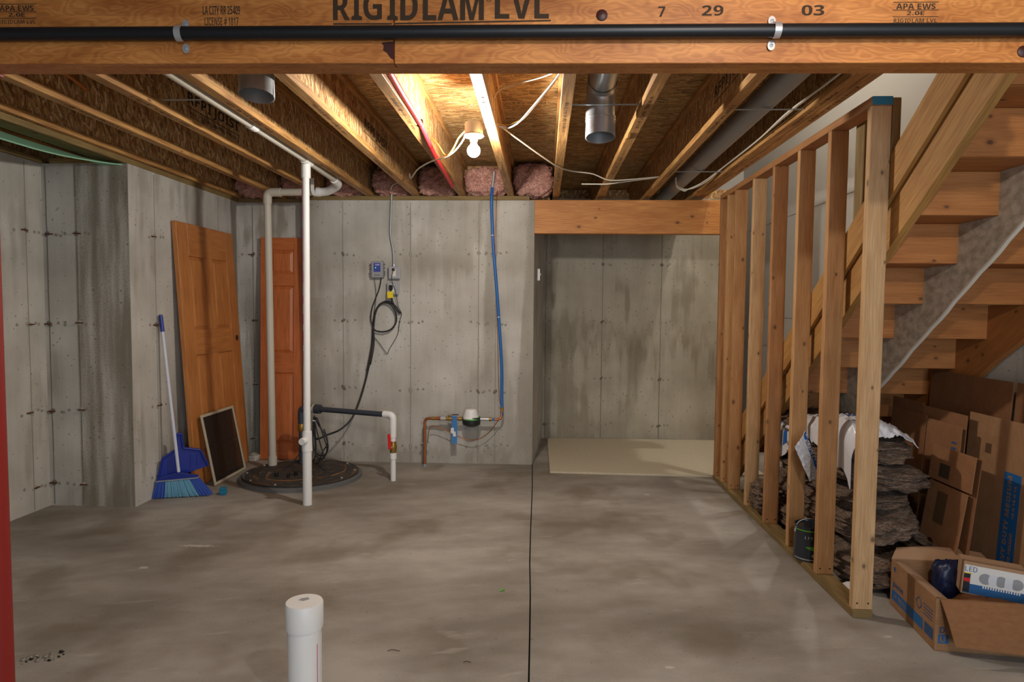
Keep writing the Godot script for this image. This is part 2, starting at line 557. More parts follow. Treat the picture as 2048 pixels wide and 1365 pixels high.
	M.pink = mat(Color.WHITE, 1.0, 0.0, strand_tex(171, [rgb(216, 162, 146), rgb(202, 142, 126), rgb(228, 180, 160), rgb(190, 124, 112)], 2600, 0.3, 1.2, 16.0, 2.5, 256), Vector3(3, 3, 3))
	M.pink.uv1_triplanar = true
	M.wool = mat(Color.WHITE, 1.0, 0.0, strand_tex(173, [rgb(128, 104, 86), rgb(92, 72, 60), rgb(160, 134, 110), rgb(64, 50, 44), rgb(116, 88, 64), rgb(148, 128, 112)], 3600, 0.0, 0.14, 70.0, 1.7), Vector3(1.8, 1.8, 1.8))
	M.wool.uv1_triplanar = true
	M.door = [mat(Color.WHITE, 0.45, 0.0, wood_tex(181, rgb(200, 132, 72), rgb(158, 95, 44), 0), sc), mat(rgb(255, 236, 222), 0.45, 0.0, wood_tex(191, rgb(204, 128, 72), rgb(164, 92, 46), 0), sc)]
	M.broom_blue = mat(rgb(34, 52, 140), 0.35)
	M.bristle = [mat(rgb(110, 168, 196), 0.6), mat(rgb(50, 84, 176), 0.6)]
	M.dustpan = mat(rgb(26, 46, 142), 0.25)
	M.handle = mat(rgb(206, 210, 224), 0.3)
	M.screen_frame = mat(rgb(186, 176, 152), 0.5)
	M.mesh = mat(Color(0.12, 0.10, 0.09, 0.55), 0.8)
	M.mesh.transparency = BaseMaterial3D.TRANSPARENCY_ALPHA
	M.teal = mat(rgb(24, 116, 150), 0.4)
	M.lid = mat(Color.WHITE, 0.75, 0.0, paint(256, 256, func(u: float, v: float) -> Color:
		var q := fa.get_noise_2d(u * 7.0, v * 7.0)
		var g := fb.get_noise_2d(u * 60.0, v * 60.0)
		return rgb(62, 58, 54).lerp(rgb(40, 37, 36), clampf(0.5 + g, 0.0, 1.0)).lerp(rgb(124, 84, 44), smoothstep(0.15, 0.5, q) * 0.7).lerp(rgb(134, 130, 122), smoothstep(0.25, 0.55, -q) * 0.6)))
	M.lid_rim = mat(rgb(98, 98, 98), 0.8)
	M.amber = mat(rgb(142, 96, 48), 0.75)
	M.board = mat(Color.WHITE, 0.85, 0.0, paint(256, 64, func(u: float, v: float) -> Color:
		return rgb(206, 196, 172).lerp(rgb(188, 176, 150), clampf(0.5 + fb.get_noise_2d(u * 160.0, v * 40.0) * 0.9, 0.0, 1.0))))
	M.gypsum = mat(rgb(190, 186, 179), 0.9)
	M.gypsum_edge = mat(rgb(214, 208, 196), 0.9)
	M.gypsum_back = mat(rgb(198, 193, 184), 0.95, 0.0, paint(256, 256, func(u: float, v: float) -> Color:
		return rgb(255, 250, 242).lerp(rgb(200, 190, 178), clampf(0.45 + fa.get_noise_2d(u * 6.0, v * 9.0) * 0.8 + fb.get_noise_2d(u * 60.0, v * 60.0) * 0.25, 0.0, 1.0))))
	M.mint = mat(rgb(140, 192, 160), 0.7)
	var cb := paint(256, 256, func(u: float, v: float) -> Color:
		return rgb(158, 119, 84).lerp(rgb(138, 100, 66), clampf(0.5 + fb.get_noise_2d(u * 9.0, v * 120.0) * 0.5 + fa.get_noise_2d(u * 5.0, v * 5.0) * 0.4, 0.0, 1.0)))
	M.card = [mat(Color.WHITE, 0.85, 0.0, cb, Vector3(1.5, 1.5, 1)), mat(rgb(236, 220, 206), 0.85, 0.0, cb, Vector3(1.5, 1.5, 1)), mat(rgb(212, 190, 168), 0.85, 0.0, cb, Vector3(1.5, 1.5, 1)), mat(rgb(255, 240, 220), 0.85, 0.0, cb, Vector3(1.5, 1.5, 1))]
	M.card_in = mat(rgb(172, 138, 108), 0.9)
	M.print_blue = mat(rgb(28, 92, 150), 0.6)
	M.print_navy = mat(rgb(44, 74, 116), 0.7)
	M.film = mat(rgb(216, 219, 226), 0.3)
	M.film_blue = mat(rgb(24, 96, 176), 0.35)
	M.film_print = mat(rgb(70, 96, 150), 0.4)
	M.can_black = mat(rgb(36, 40, 48), 0.25)
	M.can_green = mat(rgb(84, 150, 36), 0.35)
	M.can_grey = mat(rgb(150, 152, 150), 0.4)
	M.glow = mat(rgb(255, 255, 255), 0.4)
	M.glow.emission_enabled = true
	M.glow.emission = Color(1.0, 0.97, 0.92)
	M.glow.emission_energy_multiplier = 6.0
	M.sky_pane = mat(rgb(220, 230, 240), 0.2)
	M.sky_pane.emission_enabled = true
	M.sky_pane.emission = Color(0.86, 0.93, 1.0)
	M.sky_pane.emission_energy_multiplier = 1.0
	M.navy = mat(rgb(24, 34, 66), 0.4)
	M.led = mat(rgb(120, 255, 160), 0.4)
	M.led.emission_enabled = true
	M.led.emission = Color(0.3, 1.0, 0.5)
	M.led.emission_energy_multiplier = 1.5


func lamp(at: Vector3, energy: float, label: String) -> void:
	var t := thing("pendant_bulb_light", label, "lamp", at + Vector3(0, 0.14, 0), "bare ceiling bulbs")
	var up := Transform3D(Basis(), at)
	obj("junction_box", S().lathe([Vector2(0, 0.15), Vector2(0.05, 0.15), Vector2(0.052, 0.145), Vector2(0.052, 0.085), Vector2(0, 0.085)], 8, up), M.galv_dull, t)
	obj("lampholder", S().lathe([Vector2(0, 0.086), Vector2(0.030, 0.086), Vector2(0.055, 0.080), Vector2(0.057, 0.074), Vector2(0.050, 0.068), Vector2(0.024, 0.062), Vector2(0.021, 0.045), Vector2(0, 0.045)], 28, up), M.ceramic, t)
	var prof := []
	for i in 14:
		var a := -PI / 2 + PI * 0.80 * i / 13.0
		prof.append(Vector2(cos(a) * 0.038, sin(a) * 0.038 - 0.008))
	prof.append_array([Vector2(0.018, 0.034), Vector2(0.0165, 0.050)])
	obj("bulb", S().lathe(prof, 24, up), M.glow, t)
	var l := OmniLight3D.new()
	l.light_energy = energy
	l.light_color = Color(1.0, 0.975, 0.935)
	l.light_size = 0.035
	l.omni_range = 15.0
	l.omni_attenuation = 2.0
	l.shadow_enabled = true
	l.name = "bulb_glow"
	t.add_child(l)
	l.position = Vector3(0, -0.148, 0)


const ROWS := [0.16, 0.67, 1.28, 1.90]
var boss_mesh: Mesh
var pit_mesh: Mesh
var stub_mesh: Mesh


# a slab of wall whose room face runs from a to b (x, distance), left to right as seen from the room
func wall(called: String, a: Vector2, b: Vector2, th: float, y0: float, y1: float, m: Material) -> MeshInstance3D:
	var dir := (b - a).normalized()
	var back := Vector2(-dir.y, dir.x) * th
	var sh := S()
	var P := func(p: Vector2, y: float) -> Vector3: return V(p.x, y, p.y)
	var fn: Vector3 = V(-back.x, 0, -back.y).normalized()
	sh.quad(P.call(a, y0), P.call(b, y0), P.call(b, y1), P.call(a, y1), fn, Vector2(0, 1), Vector2(1, 1), Vector2(1, 0), Vector2(0, 0))
	sh.quad(P.call(a + back, y0), P.call(b + back, y0), P.call(b + back, y1), P.call(a + back, y1), -fn, Vector2(0, 1), Vector2(1, 1), Vector2(1, 0), Vector2(0, 0))
	var en := V(dir.x, 0, dir.y)
	sh.quad(P.call(b, y0), P.call(b + back, y0), P.call(b + back, y1), P.call(b, y1), en, Vector2(0.9, 1), Vector2(1, 1), Vector2(1, 0), Vector2(0.9, 0))
	sh.quad(P.call(a, y0), P.call(a + back, y0), P.call(a + back, y1), P.call(a, y1), -en, Vector2(0, 1), Vector2(0.1, 1), Vector2(0.1, 0), Vector2(0, 0))
	sh.quad(P.call(a, y1), P.call(b, y1), P.call(b + back, y1), P.call(a + back, y1), Vector3.UP, Vector2(0, 0), Vector2(1, 0), Vector2(1, 0.1), Vector2(0, 0.1))
	sh.quad(P.call(a, y0), P.call(b, y0), P.call(b + back, y0), P.call(a + back, y0), Vector3.DOWN, Vector2(0, 0), Vector2(1, 0), Vector2(1, 0.1), Vector2(0, 0.1))
	return struct(called, sh, m)


# the fins left between form panels and the marks of the form ties, at distances along a wall's face
func form_marks(w: MeshInstance3D, a: Vector2, b: Vector2, seams: Array, stubs: bool, dark := false) -> void:
	var dir := (b - a).normalized()
	var fr := Vector2(dir.y, -dir.x)
	var bs := Basis(V(dir.x, 0, dir.y), Vector3.UP, V(fr.x, 0, fr.y))
	for s in seams:
		var p: Vector2 = a + dir * s
		var sh := S()
		var y := 0.01
		while y < 2.34:
			var hh := R.randf_range(0.18, 0.5)
			var y2: float = minf(y + hh, 2.355)
			sh.box(V(p.x, (y + y2) / 2, p.y) + bs.x * R.randf_range(-0.0012, 0.0012), Vector3(R.randf_range(0.004, 0.007), y2 - y, 0.005), bs, 0.001)
			y = y2
		obj("form_seam", sh, M.ridge_dark if dark else M.ridge, w)
		for y3 in ROWS:
			var yy: float = y3 + R.randf_range(-0.012, 0.012)
			var tilt := bs.rotated(bs.z, R.randf() * TAU)
			place("tie_mark", boss_mesh, M.boss if R.randf() < 0.6 else M.ridge_dark, w, Transform3D(tilt.scaled_local(Vector3(R.randf_range(0.7, 1.2), R.randf_range(0.45, 0.8), 1)), V(p.x, yy, p.y)))
			for q in [-0.085, 0.055, 0.10]:
				var pp: Vector2 = p + dir * (q + R.randf_range(-0.02, 0.02))
				place("tie_mark", pit_mesh, M.ridge, w, Transform3D(bs, V(pp.x, yy + R.randf_range(-0.012, 0.012), pp.y)))
			if stubs:
				place("tie_stub", stub_mesh, M.rust, w, Transform3D(bs, V(p.x, yy, p.y) + bs.x * R.randf_range(-0.02, 0.02)))


func shell() -> void:
	var zf := Transform3D(Basis(Vector3.BACK, 0.0), Vector3.ZERO)
	boss_mesh = S().lathe([Vector2(0.026, -0.002), Vector2(0.022, 0.004), Vector2(0.012, 0.007), Vector2(0.0, 0.006)], 10, Transform3D(Basis(Vector3.RIGHT, PI / 2), Vector3.ZERO)).mesh()
	pit_mesh = S().lathe([Vector2(0.012, -0.001), Vector2(0.010, 0.0025), Vector2(0.0, 0.003)], 8, Transform3D(Basis(Vector3.RIGHT, PI / 2), Vector3.ZERO)).mesh()
	stub_mesh = S().box(Vector3(0, 0, 0.006), Vector3(0.05, 0.008, 0.016)).mesh()
	# floor: two slabs with a sawn joint between them, over a dark bed
	var joint := []
	for i in 29:
		var d := -2.9 + i * 0.34 * 1.2
		joint.append(Vector2(-0.041 - (d - 2.449) * 0.0118 + R.randf_range(-0.004, 0.004), d))
	var flat := Transform3D(Basis(Vector3.RIGHT, Vector3.FORWARD, Vector3.UP), Vector3.ZERO)
	var lp := [Vector2(-3.9, 8.53), Vector2(-3.9, -2.9)]
	var rp := [Vector2(2.9, -2.9), Vector2(2.9, 8.53)]
	var l2 := []
	for p in joint:
		l2.append(p + Vector2(-0.0035, 0))
	var j2 := joint.duplicate()
	j2.reverse()
	var rr := []
	for p in j2:
		rr.append(p + Vector2(0.0035, 0))
	var fl := struct("floor", S().prism(lp + l2, -0.10, 0.0, flat), M.floor)
	obj("slab", S().prism(rp + rr, -0.10, 0.0, flat), M.floor, fl)
	obj("joint_bed", S().box(V(-0.08, -0.06, 2.8), Vector3(0.2, 0.06, 11.4)), M.under, fl)
	# concrete walls
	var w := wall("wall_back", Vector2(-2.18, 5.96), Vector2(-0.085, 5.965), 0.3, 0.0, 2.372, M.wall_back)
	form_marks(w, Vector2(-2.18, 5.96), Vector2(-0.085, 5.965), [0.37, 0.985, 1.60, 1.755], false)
	w = wall("wall_back_deep", Vector2(-2.83, 6.1), Vector2(-2.18, 6.1), 0.3, 0.0, 2.372, M.wall_deep)
	form_marks(w, Vector2(-2.83, 6.1), Vector2(-2.18, 6.1), [0.13], true, true)
	w = wall("wall_left", Vector2(-2.83, 4.453), Vector2(-2.83, 6.1), 0.3, 0.0, 2.372, M.wall_left)
	form_marks(w, Vector2(-2.83, 4.45), Vector2(-2.83, 6.1), [0.30, 0.92, 1.25], true)
	w = wall("wall_jog", Vector2(-3.44, 4.45), Vector2(-2.832, 4.45), 0.3, 0.0, 2.372, M.wall_jog)
	form_marks(w, Vector2(-3.44, 4.45), Vector2(-2.83, 4.45), [0.03, 0.24], true, true)
	w = wall("wall_left_near", Vector2(-3.44, -2.6), Vector2(-3.44, 4.45), 0.3, 0.0, 2.372, M.concrete)
	form_marks(w, Vector2(-3.44, -2.6), Vector2(-3.44, 4.45), [5.7, 6.31, 6.90], true)
	wall("wall_alcove_left", Vector2(-0.085, 5.965), Vector2(0.0, 7.22), 0.3, 0.0, 2.372, M.concrete)
	w = wall("wall_alcove", Vector2(-0.1, 7.22), Vector2(1.95, 7.27), 0.3, 0.0, 2.6, M.wall_alcove)
	form_marks(w, Vector2(-0.1, 7.22), Vector2(1.95, 7.27), [0.13, 0.74, 1.37, 1.99], false, true)
	wall("wall_alcove_end", Vector2(1.7, 8.4), Vector2(2.6, 8.4), 0.3, 0.0, 2.7, M.concrete)
	wall("wall_right", Vector2(2.455, 8.45), Vector2(2.455, -2.6), 0.3, 0.0, 2.70, M.concrete)
	wall("wall_rear", Vector2(2.6, -2.6), Vector2(-3.6, -2.6), 0.3, 0.0, 2.71, M.concrete)
	# treated sill plates on the walls
	var k := 0
	for b in [[-1.13, 2.0, 6.02, 0.14, 0], [-2.5, 0.66, 6.17, 0.14, 0], [-2.90, 0.14, 3.1, 6.1, 1], [-3.13, 0.5, 4.52, 0.14, 0], [-3.51, 0.14, 1.0, 7.0, 1], [0.92, 2.05, 7.32, 0.14, 0]]:
		k += 1
		var sh := S()
		if b[4] == 0:
			sh.box(V(b[0], 2.391, b[2]), Vector3(b[1], 0.038, b[3]), Basis(), 0.003, Vector2(R.randf(), 0))
		else:
			sh.box(V(b[0], 2.391, b[2]), Vector3(b[1], 0.038, b[3]), Basis(), 0.003, Vector2(R.randf(), 0))
		struct("trim_%d" % k, sh, M.treated)
	# strip of mint foam gasket sagging under the plate of the left bay
	var t := thing("foam_gasket", "mint green foam strip hanging below the plate at the left of the ceiling", "gasket", V(-2.92, 2.36, 3.0))
	obj("strip", S().sheet(24, 3, func(u: float, v: float): return V(-3.01 + v * 0.150, 2.362 - 0.080 * v * (1.0 - pow(u, 6.0)) - 0.012 * sin(u * PI) * v - 0.003 * sin(u * 19.0), 1.7 + u * 2.745), 0.008), M.mint, t)
	# the floor above, seen from below
	var up := struct("ceiling", S().box(V(-1.15, 2.722, 3.0), Vector3(5.35, 0.018, 11.4), Basis(), 0.0, Vector2.ZERO, 0), M.subfloor)
	obj("panel", S().box(V(2.04, 2.722, -0.35), Vector3(1.0, 0.018, 4.5), Basis(), 0.0, Vector2.ZERO, 0), M.subfloor, up)
	obj("rim_board", S().box(V(-1.4, 2.561, 6.16), Vector3(2.9, 0.30, 0.03)), M.web, up)
	obj("rim_board", S().box(V(0.95, 2.561, 7.35), Vector3(2.2, 0.30, 0.03)), M.web, up)
	obj("rim_board", S().box(V(-3.2, 2.561, 4.60), Vector3(0.7, 0.30, 0.03)), M.web, up)
	obj("rim_board", S().box(V(-3.56, 2.561, 1.0), Vector3(0.03, 0.30, 7.2)), M.web, up)
	obj("rim_board", S().box(V(-0.5, 2.561, -2.65), Vector3(6.2, 0.30, 0.03)), M.web, up)
	for q in [[-0.24, 4.30, 0.27], [0.58, 4.30, 0.20], [0.60, 5.0, 0.14], [-0.22, 5.02, 0.16], [0.02, 5.02, 0.05], [0.18, 4.30, 0.06]]:
		obj("stamped_text", stamp(V(q[0], 2.7127, q[1]), Vector3.RIGHT, Vector3.FORWARD, 0.030, q[2]), M.ink_faint, up).set_meta("kind", "stuff")
	# stairwell above the basement
	struct("wall_stairwell_left", S().box(V(1.50, 3.92, 5.15), Vector3(0.05, 2.38, 6.7)), M.gypsum)
	struct("wall_stairwell_near", S().box(V(2.0, 3.92, 1.85), Vector3(1.1, 2.38, 0.05)), M.gypsum)
	struct("wall_stairwell_far", S().box(V(2.0, 3.90, 8.42), Vector3(1.1, 2.42, 0.05)), M.gypsum)
	struct("ceiling_stairwell", S().box(V(2.0, 5.13, 5.15), Vector3(1.2, 0.05, 6.8)), M.gypsum)
	# plasterboard on the right of the stair, in three courses with open joints
	var g := struct("wall_stairwell_right", S().box(V(2.449, 3.735, 5.1), Vector3(0.012, 2.75, 6.6)), M.gypsum)
	var ps := 2.66
	for c in [[1.345, 2.355], [1.035, 1.338], [0.2, 1.028]]:
		var cut := func(y): return (2.0 - y) / 0.1845 * 0.266 + 2.66
		obj("plasterboard", S().prism([Vector2(cut.call(c[1]), c[1]), Vector2(cut.call(c[0]), c[0]), Vector2(8.4, c[0]), Vector2(8.4, c[1])], 0, 0.012, Transform3D(Basis(Vector3.FORWARD, Vector3.UP, Vector3.RIGHT), Vector3(2.443, 0, 0))), M.gypsum, g)


func joist(x: float, d0: float, d1: float, label: String) -> Node3D:
	var t := thing("ceiling_joist", label, "joist", V(x, 2.41, (d0 + d1) / 2), "exposed ceiling joists")
	var ln := d1 - d0
	var c := (d0 + d1) / 2
	var o := Vector2(R.randf(), R.randf())
	obj("bottom_flange", S().box(V(x, 2.429, c), Vector3(0.058, 0.038, ln), Basis(), 0.002, o), M.flange, t)
	obj("web", S().box(V(x, 2.561, c), Vector3(0.010, 0.226, ln), Basis(), 0.0, o), M.web, t)
	obj("top_flange", S().box(V(x, 2.693, c), Vector3(0.058, 0.037, ln), Basis(), 0.002, o + Vector2(0.3, 0.4)), M.flange, t)
	for s in [3.05 + R.randf() * 0.3, 4.45 + R.randf() * 0.3]:
		obj("stamped_text", stamp(V(x, 2.4097, s), Vector3(0, 0, -1), Vector3(1, 0, 0), 0.022, 0.55), M.ink_faint, t).set_meta("kind", "stuff")
	return t


# a run of worn ink strokes, too blurred to read
func stamp(at: Vector3, along: Vector3, up: Vector3, tall: float, long: float) -> Shape:
	var sh := S()
	var z := along.cross(up)
	var s := 0.0
	while s < long:
		if R.randf() < 0.78:
			var h := tall * R.randf_range(0.45, 1.0)
			sh.box(at + along * s + up * R.randf_range(-0.1, 0.1) * tall, Vector3(R.randf_range(0.003, 0.007), h, 0.0006), Basis(along, up, z), 0.0)
		s += R.randf_range(0.008, 0.016)
	return sh


func ceiling_frame() -> void:
	joist(-3.24, -2.5, 4.55, "I-joist in the left bay beside the mint green strip")
	joist(-2.823, -2.5, 6.13, "I-joist running above the top of the left concrete wall")
	joist(-2.405, -2.5, 6.13, "second I-joist from the left concrete wall")
	var a := joist(-1.987, -2.5, 6.13, "I-joist with large black stamped letters, left of the white drain pipe")
	letters("RFPI JOIST", V(-1.9815, 2.558, 3.98), Vector3(0, 0, -1), Vector3.UP, 0.075, 0.62, M.ink, a)
	obj("stamped_text", stamp(V(-1.9815, 2.486, 3.68), Vector3(0, 0, -1), Vector3.UP, 0.030, 0.60), M.ink, a).set_meta("kind", "stuff")
	obj("stamped_line", S().box(V(-1.9815, 2.512, 3.98), Vector3(0.0006, 0.005, 0.64), Basis(), 0.0), M.ink, a)
	joist(-1.569, -2.5, 6.13, "I-joist alongside the white drain pipe, right of it")
	a = joist(-1.151, -2.5, 6.13, "I-joist between the open left duct elbow and the red tube")
	letters("RFPI JOIST", V(-1.1455, 2.57, 4.55), Vector3(0, 0, -1), Vector3.UP, 0.075, 0.62, M.ink, a)
	obj("stamped_line", S().box(V(-1.1455, 2.524, 4.55), Vector3(0.0006, 0.005, 0.64), Basis(), 0.0), M.ink, a)
	joist(-0.733, -2.5, 6.13, "I-joist with the red tube clipped to its right side")
	joist(-0.300, -2.5, 6.13, "brightly lit I-joist right beside the bare bulb")
	joist(0.103, -2.5, 7.38, "I-joist between the wire bundle and the open round duct")
	a = joist(0.503, -2.5, 7.38, "I-joist with a splintered edge right of the open round duct")
	obj("splinter", S().prism([Vector2(3.86, 2.410), Vector2(4.02, 2.412), Vector2(3.90, 2.392), Vector2(3.87, 2.402)], 0.0, 0.012, Transform3D(Basis(Vector3.FORWARD, Vector3.UP, Vector3.RIGHT), Vector3(0.472, 0, 0))), M.flange, a, "raised pale splinter")
	a = joist(0.920, -2.5, 7.38, "I-joist left of the long grey duct, stamped on its web")
	letters("RFPI JOIST", V(0.9145, 2.575, 3.42), Vector3(0, 0, 1), Vector3.UP, 0.075, 0.60, M.ink, a)
	obj("stamped_line", S().box(V(0.9145, 2.528, 3.42), Vector3(0.0006, 0.005, 0.62), Basis(), 0.0), M.ink, a)
	joist(1.335, -2.5, 7.38, "I-joist right of the long grey duct, first of the doubled pair")
	joist(1.396, -2.5, 7.38, "I-joist of the doubled pair nearest the stud wall")
	# pink batts stuffed against the rim
	var bays := [[-2.615, 0.36, 0.20, "low pink insulation stuffed in the leftmost rim bay, above the left corner"], [-2.19, 0.36, 0.22, "pink insulation in the rim bay behind the white pipe elbow"], [-1.78, 0.36, 0.22, "pink insulation in the rim bay behind the end of the drain pipe"], [-1.36, 0.36, 0.24, "pink insulation in the rim bay above the grey conduit"], [-0.942, 0.36, 0.25, "pink insulation in the rim bay left of the red tube's end"], [-0.517, 0.37, 0.25, "pink insulation in the rim bay behind the blue tube"], [-0.10, 0.345, 0.28, "bulging pink insulation in the rim bay beside the wooden header beam"]]
	for b in bays:
		var n := noise(int(absf(b[0]) * 100.0), 1.0, 3)
		var o := obj("rim_insulation", S().lump(V(b[0], 2.412 + b[2] / 2, 6.01), Vector3(b[1] / 2, b[2] / 2, 0.11), 3.4, func(q: Vector3): return q * (n.get_noise_3d(q.x * 2.4, q.y * 2.4, q.z * 2.4) * 0.035 + n.get_noise_3d(q.x * 8.0, q.y * 8.0, q.z * 8.0) * 0.012), 40, 26), M.pink)
		tag(o, b[3], "insulation", "pink rim insulation")


func dropped_beam() -> void:
	var o := V(-1.598, 2.108, 1.92)
	var ex := (V(1.341, 2.108, 1.975) - o).normalized()
	var ez := ex.cross(Vector3.UP)
	var bs := Basis(ex, Vector3.UP, ez)
	var px := 2.9395 / 2047.0
	var F := func(x: float, y: float, out := 0.0) -> Vector3: return o + ex * x * px + Vector3.UP * (126.1 + (1023.0 - x) * 0.0012 - y) * px + ez * out
	var t := thing("dropped_beam", "wide orange laminated beam with stamped lettering across the top", "beam", o + ex * 1.2)
	var mid: float = 808 * px
	for s in [[-1.05, mid - 0.0012, 0.0, 0.2], [mid + 0.0012, 3.05, -0.003, 1.1]]:
		obj("ply", S().box(o + ex * (s[0] + s[1]) / 2 + Vector3.UP * 0.151 + ez * (-0.022 + s[2]), Vector3(s[1] - s[0], 0.302, 0.044), bs, 0.0015, Vector2(s[3], 0.07)), M.lvl, t)
	obj("ply", S().box(o + ex * 1.0 + Vector3.UP * 0.151 - ez * 0.067, Vector3(4.1, 0.302, 0.044), bs, 0.0015, Vector2(0.6, 0.3)), M.lvl, t)
	var up := Vector3.UP
	letters("RIGIDLAM", F.call(837, 15, 0.0003), ex, up, 54 * px, 303 * px, M.ink, t)
	letters("LVL", F.call(1064, 12, -0.0027), ex, up, 54 * px, 108 * px, M.ink, t)
	letters("®", F.call(998, -1, -0.0027), ex, up, 13 * px, 13 * px, M.ink, t, false)
	obj("stamped_line", S().box(F.call(745, 49.5, 0.0), Vector3(118 * px, 3.0 * px, 0.001), bs, 0.0), M.ink, t)
	obj("stamped_line", S().box(F.call(966, 45.5, -0.003), Vector3(312 * px, 3.0 * px, 0.001), bs.rotated(ez, 0.016), 0.0), M.ink, t)
	letters("LA CITY RR 25409", F.call(459, 22), ex, up, 17 * px, 76 * px, M.ink, t)
	letters("LICENSE # 1817", F.call(459, 44), ex, up, 16 * px, 69 * px, M.ink_faint, t)
	for w in [["7", 1341, 26, 14], ["29", 1441, 24, 42], ["03", 1637, 24, 44]]:
		letters(w[0], F.call(w[1], w[2], -0.0027), ex, up, 20 * px, w[3] * px, M.ink, t)
	for q in [[38.0, 0.0, M.ink_faint, 82.0], [1836.0, -0.003, M.ink_faint, 88.0]]:
		letters("APA EWS", F.call(q[0], 17, q[1]), ex, up, 11 * px, q[3] * 0.86 * px, M.ink, t)
		letters("2.0E", F.call(q[0], 30, q[1]), ex, up, 8 * px, 34 * px, M.ink, t)
		letters("RIGIDLAM LVL", F.call(q[0], 44, q[1]), ex, up, 8 * px, q[3] * 0.95 * px, M.ink_faint, t)
		for y in [9.0, 24.0, 37.0]:
			obj("stamped_line", S().box(F.call(q[0], y, q[1]), Vector3(q[3] * px, 1.3 * px, 0.001), bs, 0.0), M.ink, t)
	for q in [[1223, 33], [2046, 104]]:
		obj("bolt_head", S().lathe([Vector2(0.0165, -0.002), Vector2(0.016, 0.003), Vector2(0.011, 0.006), Vector2(0, 0.007)], 16, Transform3D(Basis(ex, ez, -up), F.call(q[0], q[1], -0.003))), M.spill, t, "dark red bolt head")
	var sp := []
	for p in [[783, 86], [800, 84], [808, 84], [808, 120], [801, 116], [794, 106], [786, 101], [788, 93]]:
		sp.append(Vector2(p[0] * px, (126 - p[1]) * px))
	obj("spill_mark", S().prism(sp, 0.0, 0.0006, Transform3D(bs, o)), M.spill, t, "dark red paint spill")
	# gas pipe strapped along the beam
	var g := thing("gas_pipe", "black iron pipe strapped along the front of the stamped beam", "pipe", F.call(1023, 73, 0.03))
	obj("pipe", S().tube([F.call(-700, 77, 0.024), F.call(400, 74, 0.024), F.call(1200, 71.5, 0.024), F.call(2120, 69, 0.024)], 0.0185, 20), M.iron, g)
	for s in [[387, 75], [1556, 70]]:
		var st := thing("pipe_strap", "galvanized strap on the black pipe, %s of the two" % ("left" if s[0] < 1000 else "right"), "strap", F.call(s[0], s[1], 0.02), "straps on the black pipe")
		var lean := 4.0 if s[0] < 1000 else -4.0
		obj("band", S().sheet(3, 14, func(u: float, v: float):
			var an := (v - 0.5) * PI * 1.02
			return F.call(s[0] - lean, s[1], 0.024) + ex * (u - 0.5) * 0.019 + up * sin(an) * 0.0215 + ez * cos(an) * 0.0215, 0.0016), M.steel, st)
		for sg in [-1.0, 1.0]:
			var pc: Vector3 = F.call(s[0], s[1], 0.003) + up * sg * 0.034
			obj("tab", S().lathe([Vector2(0, 0.0), Vector2(0.0105, 0.0), Vector2(0.0105, 0.002), Vector2(0, 0.002)], 16, Transform3D(Basis(ex, ez * 1.0, -up * 1.3), pc)), M.steel, st)
			obj("screw", S().lathe([Vector2(0.0055, 0.001), Vector2(0.005, 0.004), Vector2(0, 0.0055)], 10, Transform3D(Basis(ex, ez, -up), pc)), M.galv_dull, st)
	var c := thing("steel_column", "dark red steel post at the far left edge", "column", V(-1.715, 0, 1.97))
	obj("shaft", S().tube([V(-1.715, 0.012, 1.97), V(-1.715, 2.098, 1.97)], 0.0445, 28), M.red_paint, c)
	obj("base_plate", S().box(V(-1.715, 0.006, 1.97), Vector3(0.2, 0.012, 0.2)), M.red_paint, c)
	obj("cap_plate", S().box(V(-1.715, 2.103, 1.97), Vector3(0.1, 0.010, 0.09)), M.red_paint, c)


func stud_wall() -> void:
	var t := thing("stud_wall", "row of bare pine studs on a sole plate beside the stair", "stud wall", V(1.48, 0, 4.3))
	obj("sole_plate", S().box(V(1.4805, 0.019, 4.31), Vector3(0.089, 0.038, 2.52)), M.treated, t)
	obj("top_plate", S().box(V(1.4805, 2.334, 4.31), Vector3(0.089, 0.038, 2.52)), M.pine[3], t)
	obj("painted_end", S().box(V(1.4805, 2.334, 3.0495), Vector3(0.087, 0.037, 0.001), Basis(), 0.0), M.teal, t, "teal painted end of the top plate")
	var k := 0
	for d in [3.074, 3.484, 3.890, 4.304, 4.704, 5.130, 5.34, 5.545]:
		var s := obj("stud", S().box(V(1.4805, 1.1765, d), Vector3(0.089, 2.277, 0.038), Basis(), 0.003, Vector2(R.randf() * 2.0, R.randf())), M.pine[k % 4], t)
		for q in [-0.025, 0.025]:
			obj("nail", S().lathe([Vector2(0.0045, 0), Vector2(0.004, 0.0012), Vector2(0, 0.0015)], 8, Transform3D(Basis(Vector3.RIGHT, PI / 2), V(1.4805 + q, 0.068, d - 0.019))), M.under, s)
		k += 1
	obj("cleat", S().box(V(1.5665, 2.05, 3.40), Vector3(0.038, 0.60, 0.089), Basis(), 0.003, Vector2(0.7, 0.2)), M.treated, t)
	obj("cleat", S().box(V(1.5465, 2.225, 3.075), Vector3(0.038, 0.25, 0.038), Basis(), 0.003, Vector2(0.2, 0.6)), M.treated, t)
	# header over the opening to the alcove
	var h := thing("header_beam", "orange fir header beam over the alcove opening", "beam", V(0.7, 2.09, 6.0))
	obj("beam", S().box(V(0.71, 2.231, 6.02), Vector3(1.72, 0.296, 0.09), Basis(), 0.003, Vector2(0.3, 0.0)), M.fir, h)


